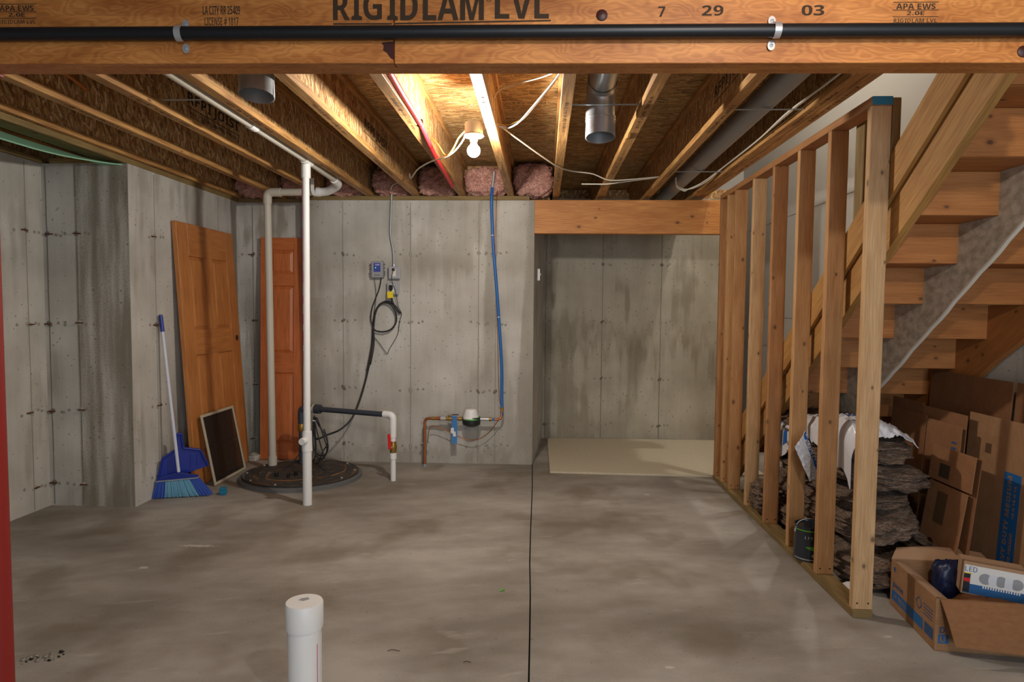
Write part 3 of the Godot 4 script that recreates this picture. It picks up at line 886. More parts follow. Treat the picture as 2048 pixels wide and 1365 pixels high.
func stairs() -> void:
	var t := thing("staircase", "open underside of a wooden staircase on the right", "staircase", V(2.0, 0, 5.5))
	var side := func(x0: float) -> Transform3D: return Transform3D(Basis(Vector3.FORWARD, Vector3.UP, Vector3.RIGHT), Vector3(x0, 0, 0))
	# skirt board and left stringer, both plain boards along the pitch
	var line := func(y3: float, d: float) -> Vector2: return Vector2(d, y3 - 0.72 * (d - 3.07))
	var dend := 5.85
	obj("skirt_board", S().prism([line.call(2.09, 2.2), line.call(2.09, dend), Vector2(dend, 0.0), line.call(1.895, 5.70), line.call(1.895, 2.2)], 0, 0.019, side.call(1.5265), Vector2(1, 1), 0.624), M.stringer, t)
	obj("stringer", S().prism([line.call(1.935, 1.95), line.call(1.935, 5.4), Vector2(5.4, 0.04), line.call(1.702, 5.4), line.call(1.702, 1.95)], 0, 0.038, side.call(1.550), Vector2(1, 1), 0.624), M.stringer, t)
	var notched := func(y3: float, slope: float) -> Array:
		var p := []
		for k in range(-2, 10):
			p.append(Vector2(2.66 + 0.266 * k, 2.0 - 0.1845 * k)); p.append(Vector2(2.66 + 0.266 * (k + 1), 2.0 - 0.1845 * k))
		p.append(Vector2(5.32, 0.0)); p.append(Vector2(2.776 + (y3 - 0.02) / slope, 0.0))
		for q in range(18, -1, -1):
			var d := 2.1 + (2.776 + (y3 - 0.06) / slope - 2.1) * q / 18.0
			p.append(Vector2(d, y3 - slope * (d - 2.776) + R.randf_range(-0.006, 0.006)))
		return p
	var mid := obj("stringer", S().prism(notched.call(1.778, 0.731), 0, 0.014, side.call(1.915), Vector2(2, 2)), M.gypsum_back, t, "grey plasterboard-faced middle stringer")
	var edge := S()
	edge.sheet(40, 1, func(u: float, v: float): return Vector3(1.9135 + v * 0.018, 1.778 - 0.731 * (u * 2.3 - 0.6) - 0.004 - 0.006 * sin(u * 61.0) * sin(u * 23.0), -(2.776 + u * 2.3 - 0.6)), 0.010)
	obj("torn_edge", edge, M.gypsum_edge, mid, "ragged pale plaster edge")
	obj("stringer", S().prism(notched.call(1.75, 0.694), 0, 0.036, side.call(2.407), Vector2(1, 1), 0.607), M.stair[1], t)
	for k in range(-2, 10):
		var y := 2.0 - 0.1845 * k
		var d := 2.66 + 0.266 * k
		var off := Vector2(R.randf() * 2.0, R.randf())
		obj("riser", S().box(V(2.0135, y + 0.093, d + 0.0095), Vector3(0.851, 0.183, 0.019), Basis(), 0.002, off), M.stair[k & 1], t)
		obj("tread", S().box(V(2.0135, y + 0.0145, d + 0.155), Vector3(0.851, 0.027, 0.270), Basis(), 0.003, off + Vector2(0.4, 0.3), 0), M.stair[(k + 1) & 1], t)


func ring(c: Vector3, axis: Vector3, r: float, ln: float) -> Shape:
	var a := axis.normalized() * ln * 0.5
	return S().tube([c - a, c - a * 0.9, c + a * 0.9, c + a], [r * 0.95, r, r, r * 0.95], 20)


func overhead_runs() -> void:
	# drain line slung under a joist, and what it joins
	var c := thing("drain_pipe", "white plastic drain pipe slung lengthwise under the joists at left", "pipe", V(-1.66, 2.38, 4.0))
	obj("pipe", S().tube([V(-1.640, 2.432, 1.0), V(-1.652, 2.426, 4.62), V(-1.662, 2.420, 5.31)], 0.0245, 18), M.pvc_dull, c)
	obj("coupling", ring(V(-1.649, 2.428, 3.74), V(-0.004, 0, 1), 0.030, 0.08), M.pvc, c)
	var tee := obj("tee", ring(V(-1.654, 2.426, 4.62), V(-0.004, 0, 1), 0.032, 0.13), M.pvc, c)
	obj("tee_hub", ring(V(-1.661, 2.360, 4.62), Vector3.UP, 0.032, 0.11), M.pvc, tee)
	var e := obj("elbow", S().tube(bent([V(-1.660, 2.421, 5.24), V(-1.670, 2.405, 5.40), V(-1.80, 2.366, 5.51), V(-1.87, 2.366, 5.51)], 0.06), 0.035, 18), M.pvc, c)
	obj("hub", ring(V(-1.875, 2.366, 5.51), Vector3.RIGHT, 0.040, 0.03), M.pvc, e)
	# vent pipe from the sump lid
	var a := thing("sump_vent_pipe", "cream plastic pipe rising from the sump lid to an elbow at the ceiling", "pipe", V(-2.314, 0.04, 5.568))
	obj("pipe", S().tube(bent([V(-2.314, 0.05, 5.568), V(-2.318, 2.366, 5.53), V(-1.88, 2.366, 5.512)], 0.045), 0.0302, 18), M.pvc_dull, a)
	obj("coupling", ring(V(-2.314, 0.085, 5.567), Vector3.UP, 0.037, 0.08), M.pvc_dull, a)
	obj("elbow", S().tube(bent([V(-2.318, 2.27, 5.531), V(-2.318, 2.366, 5.53), V(-2.20, 2.366, 5.525)], 0.045), 0.0365, 18), M.pvc_dull, a)
	var hk := thing("pipe_hanger", "white plastic hook strap holding up the horizontal vent pipe", "hanger", V(-1.89, 2.4, 5.45))
	obj("strap", S().sheet(2, 20, func(u: float, v: float):
		var y := 2.47 - v * 0.13 if v < 0.7 else 2.379 - sin((v - 0.7) / 0.3 * PI / 2) * 0.049
		return V(-1.925 + u * 0.028 + (0.0 if v < 0.7 else (v - 0.7) * 0.05), y, 5.462 + (0.0 if v < 0.7 else (1.0 - cos((v - 0.7) / 0.3 * PI / 2)) * 0.04)), 0.004), M.pvc, hk)
	# stack with a cleanout
	var b := thing("cleanout_stack", "tall white standpipe with a round cleanout plug in front of the sump", "pipe", V(-1.663, 0, 4.6))
	obj("lower_pipe", S().tube([V(-1.663, 0.0, 4.6), V(-1.663, 0.42, 4.603)], 0.0315, 20), M.pvc, b)
	obj("upper_pipe", S().tube([V(-1.663, 0.50, 4.604), V(-1.662, 2.33, 4.62)], 0.0245, 20), M.pvc, b)
	var ty := obj("cleanout_tee", S().tube([V(-1.663, 0.385, 4.603), V(-1.663, 0.39, 4.603), V(-1.663, 0.525, 4.604), V(-1.663, 0.53, 4.604)], [0.034, 0.0365, 0.0335, 0.030], 20), M.pvc, b)
	obj("plug", S().tube([V(-1.663, 0.462, 4.60), V(-1.679, 0.463, 4.545), V(-1.680, 0.463, 4.540)], [0.026, 0.026, 0.023], 18), M.pvc, ty)
	for i in 12:
		var y := 0.56 + i * 0.145
		var ln := R.randf_range(0.06, 0.12)
		obj("printed_line", S().sheet(3, 1, func(u: float, v: float): return V(-1.666 + sin(-0.75 + u * 0.28) * 0.0248, y + v * ln, 4.612 - cos(-0.75 + u * 0.28) * 0.0248)), M.pvc_print, b)
	# red tube clipped to a joist
	var rp := thing("red_tube", "bright red plastic water tube clipped under a joist left of the bulb", "tube", V(-0.70, 2.44, 4.0))
	obj("tube", S().tube(curve([V(-0.68, 2.47, 2.3), V(-0.685, 2.44, 2.98), V(-0.686, 2.43, 3.268), V(-0.687, 2.42, 3.68), V(-0.712, 2.393, 4.40), V(-0.742, 2.390, 5.40)], 6), 0.0135, 14), M.red_pex, rp)
	obj("clip", S().tube(bent([V(-0.706, 2.44, 3.70), V(-0.676, 2.445, 3.70), V(-0.676, 2.408, 3.70), V(-0.706, 2.408, 3.70)], 0.012), 0.004, 8), M.black, rp)
	obj("end_cap", ring(V(-0.742, 2.392, 5.405), V(0, 0, 1), 0.013, 0.03), M.red_pex, rp)
	# ducts
	for q in [["round_duct", "galvanized duct with an open crimped elbow right of the wire bundle", 0.298, 0.287, 3.535, 2.30], ["round_duct", "galvanized duct elbow with a dark open mouth left of the red tube", -1.33, -1.288, 2.97, 2.345]]:
		var t := thing(q[0], q[1], "duct", V(q[2], 2.45, q[4] - 0.3), "round metal ducts")
		var path := bent([V(q[2], 2.575, 0.2), V(q[3], 2.565, q[4]), V(q[3] - 0.002, q[5] + 0.075, q[4] + 0.005)], 0.095, 4)
		obj("pipe", S().tube([V(q[2], 2.575, 0.2), V(q[3], 2.565, q[4] - 0.10)], 0.072, 28, false), M.galv, t)
		obj("elbow", S().tube(path.slice(1), 0.0755, 28, false), M.galv, t)
		for s in [0.085, 0.10]:
			obj("bead", ring(V(q[3], q[5] + s, q[4]), Vector3.UP, 0.0785, 0.008), M.galv, t)
		var cr := S()
		cr.sheet(120, 3, func(u: float, v: float):
			var r := 0.0745 + (0.0022 * (1.0 if int(roundf(u * 120)) % 2 == 0 else -1.0)) * minf(v * 2.0, 1.0)
			return V(q[3] + cos(u * TAU) * r, q[5] + 0.082 - v * 0.082 - 0.012 * sin(u * TAU) * v, q[4] + sin(u * TAU) * r), 0.0012)
		obj("crimped_collar", cr, M.galv, t)
		obj("seam_band", S().tube([V(q[3], 2.565, q[4] - 0.12), V(q[3], 2.565, q[4] - 0.105)], 0.075, 28, false), M.galv_dull, t)
	var d3 := thing("round_duct", "long dull grey duct running between the joists beside the stud wall", "duct", V(1.13, 2.5, 4.0), "round metal ducts")
	obj("pipe", S().tube([V(1.12, 2.495, 0.2), V(1.125, 2.495, 2.9), V(1.145, 2.495, 7.0)], 0.062, 24), M.galv_dull, d3)
	obj("band", ring(V(1.137, 2.495, 5.0), V(0.005, 0, 1), 0.065, 0.03), M.galv_dull, d3)
	for s in [[0.13, 0.475, 3.44, 2.44, "thin grey metal strap under the open round duct"], [0.948, 1.308, 3.485, 2.425, "thin metal strap under the long grey duct, nearer one"], [0.948, 1.308, 5.0, 2.424, "thin metal strap under the long grey duct, farther one"], [-1.958, -1.60, 3.37, 2.455, "thin metal strap above the white drain pipe at left"]]:
		var o := obj("hanger_strap", S().box(V((s[0] + s[1]) / 2, s[3], s[2]), Vector3(s[1] - s[0], 0.0025, 0.019), Basis(), 0.0005), M.galv_dull)
		tag(o, s[4], "strap", "duct hanger straps")
	# wiring
	var yw := thing("yellow_cable", "yellow cable looping down from the bulb's junction box", "cable", V(-0.52, 2.3, 3.9))
	obj("cable", S().tube(curve([V(-0.452, 2.43, 3.86), V(-0.50, 2.395, 3.90), V(-0.54, 2.34, 3.94), V(-0.590, 2.315, 4.0), V(-0.650, 2.40, 4.08), V(-0.705, 2.46, 4.15)], 6), 0.005, 8), M.romex_y, yw)
	var ww := thing("white_cable", "white cable drooping left from the bulb under two joists", "cable", V(-0.7, 2.34, 4.3), "white cables")
	obj("cable", S().tube(curve([V(-0.45, 2.415, 3.87), V(-0.485, 2.375, 3.92), V(-0.525, 2.345, 3.97), V(-0.57, 2.328, 4.03), V(-0.625, 2.325, 4.10), V(-0.736, 2.345, 4.3), V(-0.874, 2.36, 4.6), V(-1.0, 2.378, 5.0), V(-1.05, 2.45, 5.2)], 6), 0.0048, 8), M.romex, ww)
	var bd := thing("wire_bundle", "bundle of white, black and yellow wires right of the bulb", "wires", V(-0.1, 2.49, 3.7))
	var bp := [V(-0.296, 2.50, 4.0), V(-0.239, 2.491, 4.02), V(-0.192, 2.489, 3.98), V(-0.129, 2.487, 3.85), V(-0.061, 2.499, 3.65), V(-0.008, 2.498, 3.45), V(0.044, 2.500, 3.25), V(0.070, 2.493, 3.10)]
	var wm := [M.romex, M.black, M.romex, M.romex_y, M.copper]
	for i in 5:
		var pp := []
		for k in bp.size():
			var f: float = sin(PI * k / (bp.size() - 1))
			pp.append(bp[k] + Vector3((i - 2) * 0.011 * f, (i % 2) * 0.006 - 0.003 + (i - 2) * 0.006 * f, (i - 2) * 0.006 * f))
		obj("wire", S().tube(curve(pp, 5), 0.0042 if i < 4 else 0.0025, 8), wm[i], bd)
	var rw := thing("white_cable", "white cable crossing under three joists right of the bulb", "cable", V(0.3, 2.45, 5.0), "white cables")
	obj("cable", S().tube(curve([V(-0.27, 2.50, 4.05), V(-0.18, 2.47, 4.2), V(-0.03, 2.42, 4.45), V(0.09, 2.40, 4.70), V(0.20, 2.42, 4.95), V(0.36, 2.43, 5.1), V(0.50, 2.402, 5.2), V(0.70, 2.43, 5.3), V(0.90, 2.46, 5.36)], 6), 0.0048, 8), M.romex, rw)
	var sw := thing("white_cable", "short white cable stapled below the splintered joist", "cable", V(0.5, 2.44, 5.4), "white cables")
	obj("cable", S().tube(curve([V(0.30, 2.42, 5.45), V(0.40, 2.41, 5.4), V(0.503, 2.402, 5.35), V(0.65, 2.43, 5.4), V(0.90, 2.47, 5.45)], 6), 0.0048, 8), M.romex, sw)
	var tw := thing("white_cable", "white cable curving across the subfloor above the wire bundle", "cable", V(-0.1, 2.6, 3.6), "white cables")
	obj("cable", S().tube(curve([V(-0.30, 2.60, 3.85), V(-0.249, 2.601, 3.70), V(-0.163, 2.606, 3.62), V(-0.055, 2.590, 3.5), V(0.021, 2.580, 3.4), V(0.075, 2.575, 3.3)], 6), 0.0048, 8), M.romex, tw)
	for i in 2:
		var lw := thing("white_cable", "white cable running along the joist beside the long grey duct, %s of the pair" % ["upper", "lower"][i], "cable", V(1.24, 2.45, 4.2), "white cables")
		var o := i * 0.013
		obj("cable", S().tube(curve([V(1.295 - o, 2.46, 2.4), V(1.29 - o, 2.452 - o, 3.03), V(1.270 - o * 2.0, 2.440 - o, 3.53), V(1.290 - o, 2.446 - o, 4.1), V(1.292 - o, 2.448 - o, 4.84), V(1.272 - o * 3.0, 2.420 - o, 5.30), V(1.22 - o * 4.0, 2.405 - o, 5.52), V(1.15, 2.405 - o, 5.60), V(1.08, 2.43 - o, 5.55), V(1.05, 2.47, 5.45)], 8), 0.0048, 8), M.romex, lw)
	var ow := thing("orange_cable", "orange cable end with black tape at the left ceiling edge", "cable", V(-2.35, 2.55, 3.2))
	obj("cable", S().tube(curve([V(-2.375, 2.60, 2.9), V(-2.36, 2.56, 3.1), V(-2.36, 2.53, 3.3), V(-2.385, 2.52, 3.42)], 6), 0.009, 8), M.orange_wire, ow)
	obj("tape", S().tube([V(-2.366, 2.575, 3.02), V(-2.36, 2.555, 3.12)], 0.013, 10), M.black, ow)


func sump_corner() -> void:
	var l := thing("sump_pit_cover", "round rusty black sump cover on the floor under the pipes", "sump cover", V(-1.985, 0, 5.36))
	var xf := Transform3D(Basis(), V(-1.985, 0, 5.36))
	obj("rim", S().lathe([Vector2(0.49, 0), Vector2(0.487, 0.026), Vector2(0.475, 0.032), Vector2(0.45, 0.032), Vector2(0.45, 0.0)], 56, xf), M.lid_rim, l)
	var cover := S()
	cover.sheet(48, 8, func(u: float, v: float): return V(-1.985 + cos(u * TAU) * 0.462 * (1.0 - v), 0.038 + 0.004 * sin(u * 21.0) * sin(v * 9.0) * v, 5.36 + sin(u * TAU) * 0.462 * (1.0 - v)), 0.012)
	obj("cover", cover, M.lid, l)
	for i in 10:
		var an := i * TAU / 10.0 + 0.2
		obj("bolt", S().lathe([Vector2(0.010, 0.040), Vector2(0.010, 0.052), Vector2(0, 0.054)], 6, Transform3D(Basis(), V(-1.985 + cos(an) * 0.43, 0, 5.36 + sin(an) * 0.43))), M.steel, l)
	for p in [[-2.02, 5.17, 0.012], [-2.13, 5.20, 0.015], [-1.99, 5.25, 0.014]]:
		obj("stopper", S().lathe([Vector2(p[2], 0.042), Vector2(p[2] * 1.1, 0.055), Vector2(p[2], 0.075), Vector2(0, 0.078)], 10, Transform3D(Basis(), V(p[0], 0, p[1]))), M.black, l)
	obj("gasket_ring", S().tube(curve([V(-2.22, 0.046, 5.30), V(-2.18, 0.046, 5.12), V(-2.04, 0.046, 5.06), V(-1.90, 0.046, 5.10), V(-1.84, 0.046, 5.22)], 6), 0.004, 6), M.amber, l)
	obj("gasket_ring", S().tube(curve([V(-1.70, 0.046, 5.24), V(-1.64, 0.046, 5.42), V(-1.70, 0.046, 5.62)], 6), 0.004, 6), M.amber, l)
	# discharge line to the white downpipe
	var p := thing("discharge_pipe", "dark grey pump pipe with an elbow and a straight run to the white valve pipe", "pipe", V(-2.085, 0.04, 5.64))
	obj("riser", S().tube([V(-2.085, 0.045, 5.64), V(-2.085, 0.47, 5.64)], 0.024, 18), M.grey_pvc, p)
	obj("elbow", S().tube(bent([V(-2.085, 0.40, 5.64), V(-2.085, 0.535, 5.64), V(-1.98, 0.537, 5.60)], 0.05), 0.031, 18), M.grey_pvc, p)
	obj("run", S().tube([V(-2.02, 0.537, 5.615), V(-1.25, 0.540, 5.318)], 0.0225, 18), M.grey_pvc, p)
	var un := obj("union", ring(V(-1.92, 0.537, 5.578), V(0.93, 0, -0.36), 0.040, 0.055), M.grey_pvc, p)
	obj("band", ring(V(-1.95, 0.537, 5.588), V(0.93, 0, -0.36), 0.0405, 0.02), M.pvc_dull, un)
	obj("check_valve", S().lathe([Vector2(0.0, 0.33), Vector2(0.03, 0.33), Vector2(0.034, 0.345), Vector2(0.034, 0.38), Vector2(0.028, 0.40), Vector2(0.0, 0.40)], 8, Transform3D(Basis(), V(-2.085, 0, 5.64))), M.brass, p)
	var w := thing("valve_pipe", "short white pipe with a red-handled brass valve against the back wall", "pipe", V(-1.205, 0, 5.305))
	obj("pipe", S().tube([V(-1.205, 0.0, 5.305), V(-1.208, 0.47, 5.310)], 0.0215, 18), M.pvc, w)
	obj("elbow", S().tube(bent([V(-1.208, 0.43, 5.310), V(-1.208, 0.540, 5.311), V(-1.29, 0.540, 5.335)], 0.04), 0.0285, 18), M.pvc, w)
	obj("coupling", ring(V(-1.207, 0.395, 5.309), Vector3.UP, 0.0265, 0.075), M.pvc, w)
	obj("coupling", ring(V(-1.206, 0.205, 5.307), Vector3.UP, 0.028, 0.05), M.pvc, w)
	var vb := obj("valve_body", S().lathe([Vector2(0, 0.232), Vector2(0.026, 0.232), Vector2(0.027, 0.25), Vector2(0.031, 0.268), Vector2(0.031, 0.288), Vector2(0.027, 0.305), Vector2(0.026, 0.325), Vector2(0, 0.325)], 8, Transform3D(Basis(), V(-1.206, 0, 5.307))), M.brass, w)
	obj("stem", S().tube([V(-1.215, 0.278, 5.28), V(-1.220, 0.278, 5.262)], 0.010, 10), M.steel, vb)
	obj("lever", S().box(V(-1.226, 0.330, 5.258), Vector3(0.024, 0.125, 0.010), Basis(Vector3.BACK, 0.06), 0.004), M.red_handle, vb)
	# pump cables
	var cb := thing("pump_cable", "thick black pump cable curving up the wall to a hanging loop", "cable", V(-1.6, 0.06, 5.7))
	obj("cable", S().tube(curve([V(-1.93, 0.40, 5.52), V(-1.925, 0.30, 5.52), V(-1.893, 0.290, 5.55), V(-1.864, 0.302, 5.62), V(-1.772, 0.335, 5.72), V(-1.692, 0.421, 5.80), V(-1.637, 0.581, 5.88), V(-1.581, 0.825, 5.93), V(-1.539, 1.075, 5.93), V(-1.525, 1.278, 5.93), V(-1.493, 1.400, 5.93), V(-1.443, 1.454, 5.93), V(-1.388, 1.464, 5.93), V(-1.329, 1.428, 5.93), V(-1.284, 1.366, 5.93), V(-1.300, 1.384, 5.915), V(-1.345, 1.459, 5.91), V(-1.354, 1.52, 5.90), V(-1.36, 1.575, 5.90)], 6), 0.0085, 10), M.cable, cb)
	obj("loop", S().tube(curve([V(-1.527, 1.233, 5.915), V(-1.500, 1.202, 5.915), V(-1.427, 1.194, 5.915), V(-1.355, 1.222, 5.915), V(-1.314, 1.294, 5.915), V(-1.327, 1.383, 5.915), V(-1.381, 1.446, 5.915), V(-1.449, 1.450, 5.915), V(-1.499, 1.382, 5.915), V(-1.518, 1.256, 5.915), V(-1.53, 1.1, 5.915), V(-1.58, 0.83, 5.91)], 6), 0.0075, 10), M.cable, cb)
	obj("plug", S().box(V(-1.358, 1.59, 5.893), Vector3(0.032, 0.045, 0.03), Basis(), 0.006), M.black, cb)
	obj("warning_tag", S().box(V(-1.363, 1.526, 5.885), Vector3(0.052, 0.058, 0.0012), Basis(Vector3.BACK, 0.06), 0.0), M.yellow, cb, "yellow warning tag")
	var c2 := thing("coiled_cable", "coil of thin black cables hanging beside the sump standpipe", "cable", V(-1.87, 0.04, 5.5))
	obj("cable", S().tube(curve([V(-1.926, 0.492, 5.5), V(-1.881, 0.419, 5.48), V(-1.819, 0.339, 5.46), V(-1.794, 0.246, 5.46), V(-1.815, 0.175, 5.47), V(-1.861, 0.155, 5.48), V(-1.911, 0.180, 5.5), V(-1.919, 0.287, 5.5), V(-1.930, 0.415, 5.5), V(-1.90, 0.475, 5.49), V(-1.84, 0.36, 5.45), V(-1.80, 0.21, 5.45), V(-1.86, 0.13, 5.46), V(-1.93, 0.22, 5.49), V(-1.935, 0.45, 5.5)], 6), 0.006, 8), M.cable, c2)
	obj("cable", S().tube(curve([V(-1.937, 0.475, 5.52), V(-1.905, 0.373, 5.5), V(-1.865, 0.249, 5.48), V(-1.817, 0.129, 5.45), V(-1.803, 0.045, 5.42)], 6), 0.006, 8), M.cable, c2)
	obj("cable", S().tube(curve([V(-1.929, 0.411, 5.52), V(-1.917, 0.240, 5.52), V(-1.922, 0.145, 5.52), V(-1.944, 0.089, 5.52), V(-1.894, 0.086, 5.5), V(-1.855, 0.181, 5.5), V(-1.811, 0.267, 5.5), V(-1.84, 0.38, 5.5)], 6), 0.005, 8), M.cable, c2)
	obj("cable", S().tube(curve([V(-2.06, 0.20, 5.60), V(-2.10, 0.12, 5.57), V(-2.16, 0.06, 5.50), V(-2.20, 0.045, 5.46)], 6), 0.005, 8), M.cable, c2)
	obj("tie", ring(V(-1.925, 0.45, 5.5), Vector3.UP, 0.014, 0.008), M.paper, c2)
	# alarm box, outlets and conduit
	var al := thing("pump_alarm", "grey alarm box with a blue label and green light on the concrete", "alarm", V(-1.482, 1.68, 5.95), "")
	var ab := obj("housing", S().box(V(-1.482, 1.7495, 5.925), Vector3(0.105, 0.145, 0.066), Basis(), 0.006), M.grey_plastic, al)
	for y in [1.705, 1.72, 1.735, 1.77, 1.80]:
		obj("rib", S().box(V(-1.482, y, 5.925), Vector3(0.122, 0.007, 0.06), Basis(), 0.002), M.grey_plastic, ab)
	obj("label_panel", S().box(V(-1.482, 1.768, 5.891), Vector3(0.062, 0.078, 0.0014), Basis(), 0.0), M.blue_label, al, "blue label")
	obj("indicator_light", S().lathe([Vector2(0.0042, 0), Vector2(0.003, 0.003), Vector2(0, 0.0036)], 10, Transform3D(Basis(Vector3.RIGHT, PI / 2), V(-1.495, 1.765, 5.890))), M.led, al)
	for y in [1.795, 1.788]:
		obj("printed_line", S().box(V(-1.479, y, 5.8900), Vector3(0.040, 0.003, 0.0006), Basis(), 0.0), M.paper, al)
	obj("printed_line", S().box(V(-1.482, 1.700, 5.8915), Vector3(0.050, 0.004, 0.0006), Basis(), 0.0), M.dark_plastic, al)
	var k := 0
	for q in [[-1.327, 1.724, "galvanized outlet box under the conduit, upper of the two"], [-1.341, 1.584, "galvanized outlet box above the yellow tag, lower of the two"]]:
		var ob := thing("outlet_box", q[2], "outlet", V(q[0], q[1] - 0.055, 5.95), "outlet boxes")
		obj("box", S().box(V(q[0] - 0.006, q[1], 5.935), Vector3(0.104, 0.104, 0.05), Basis(), 0.006), M.galv_dull, ob)
		var cv := obj("cover_plate", S().box(V(q[0], q[1], 5.907), Vector3(0.108, 0.110, 0.006), Basis(), 0.002), M.steel, ob)
		for sx in [-0.045, 0.045]:
			for sy in [-0.045, 0.045]:
				obj("screw", S().lathe([Vector2(0.005, 0), Vector2(0.004, 0.002), Vector2(0, 0.003)], 8, Transform3D(Basis(Vector3.RIGHT, PI / 2), V(q[0] + sx, q[1] + sy, 5.904))), M.galv, cv)
		obj("receptacle", S().box(V(q[0] - 0.006, q[1], 5.9035), Vector3(0.034, 0.070, 0.003), Basis(), 0.001), M.romex, cv)
		if k == 0:
			obj("plug", S().lathe([Vector2(0.012, 0), Vector2(0.013, 0.02), Vector2(0, 0.024)], 10, Transform3D(Basis(Vector3.RIGHT, PI / 2), V(q[0] - 0.006, q[1] + 0.026, 5.902))), M.black, cv)
		k += 1
	var cd := thing("conduit", "bent galvanized conduit from the ceiling to the upper outlet box", "conduit", V(-1.36, 2.0, 5.94))
	obj("tube", S().tube(bent([V(-1.362, 2.42, 5.945), V(-1.376, 2.06, 5.945), V(-1.345, 1.92, 5.94), V(-1.340, 1.775, 5.938)], 0.06), 0.0095, 14), M.galv_dull, cd)
	obj("connector", ring(V(-1.340, 1.785, 5.938), Vector3.UP, 0.0135, 0.03), M.galv, cd)
	obj("cable", S().tube(curve([V(-1.362, 2.41, 5.945), V(-1.355, 2.47, 5.90), V(-1.31, 2.50, 5.86), V(-1.2, 2.50, 5.8)], 6), 0.005, 8), M.romex, cd)
	var aw := thing("alarm_wire", "thin black wires dangling from the alarm box past the cable loop", "wire", V(-1.5, 1.3, 5.94))
	obj("wire", S().tube(curve([V(-1.456, 1.68, 5.925), V(-1.456, 1.651, 5.93), V(-1.474, 1.570, 5.93), V(-1.502, 1.499, 5.93), V(-1.538, 1.400, 5.93), V(-1.548, 1.301, 5.93), V(-1.525, 1.211, 5.93), V(-1.519, 1.076, 5.925), V(-1.551, 0.895, 5.925)], 6), 0.005, 8), M.cable, aw)
	obj("wire", S().tube(curve([V(-1.517, 1.68, 5.93), V(-1.508, 1.593, 5.94), V(-1.502, 1.503, 5.935), V(-1.516, 1.391, 5.935), V(-1.534, 1.256, 5.935)], 6), 0.0022, 6), M.cable, aw)
	obj("wire", S().tube(curve([V(-1.533, 1.156, 5.94), V(-1.482, 1.098, 5.94), V(-1.423, 1.017, 5.94), V(-1.401, 0.995, 5.94), V(-1.382, 1.040, 5.94), V(-1.309, 1.167, 5.94), V(-1.291, 1.280, 5.94), V(-1.273, 1.357, 5.94), V(-1.300, 1.429, 5.93), V(-1.318, 1.56, 5.895), V(-1.35, 1.66, 5.89), V(-1.334, 1.745, 5.885)], 6), 0.0028, 6), M.cable, aw)


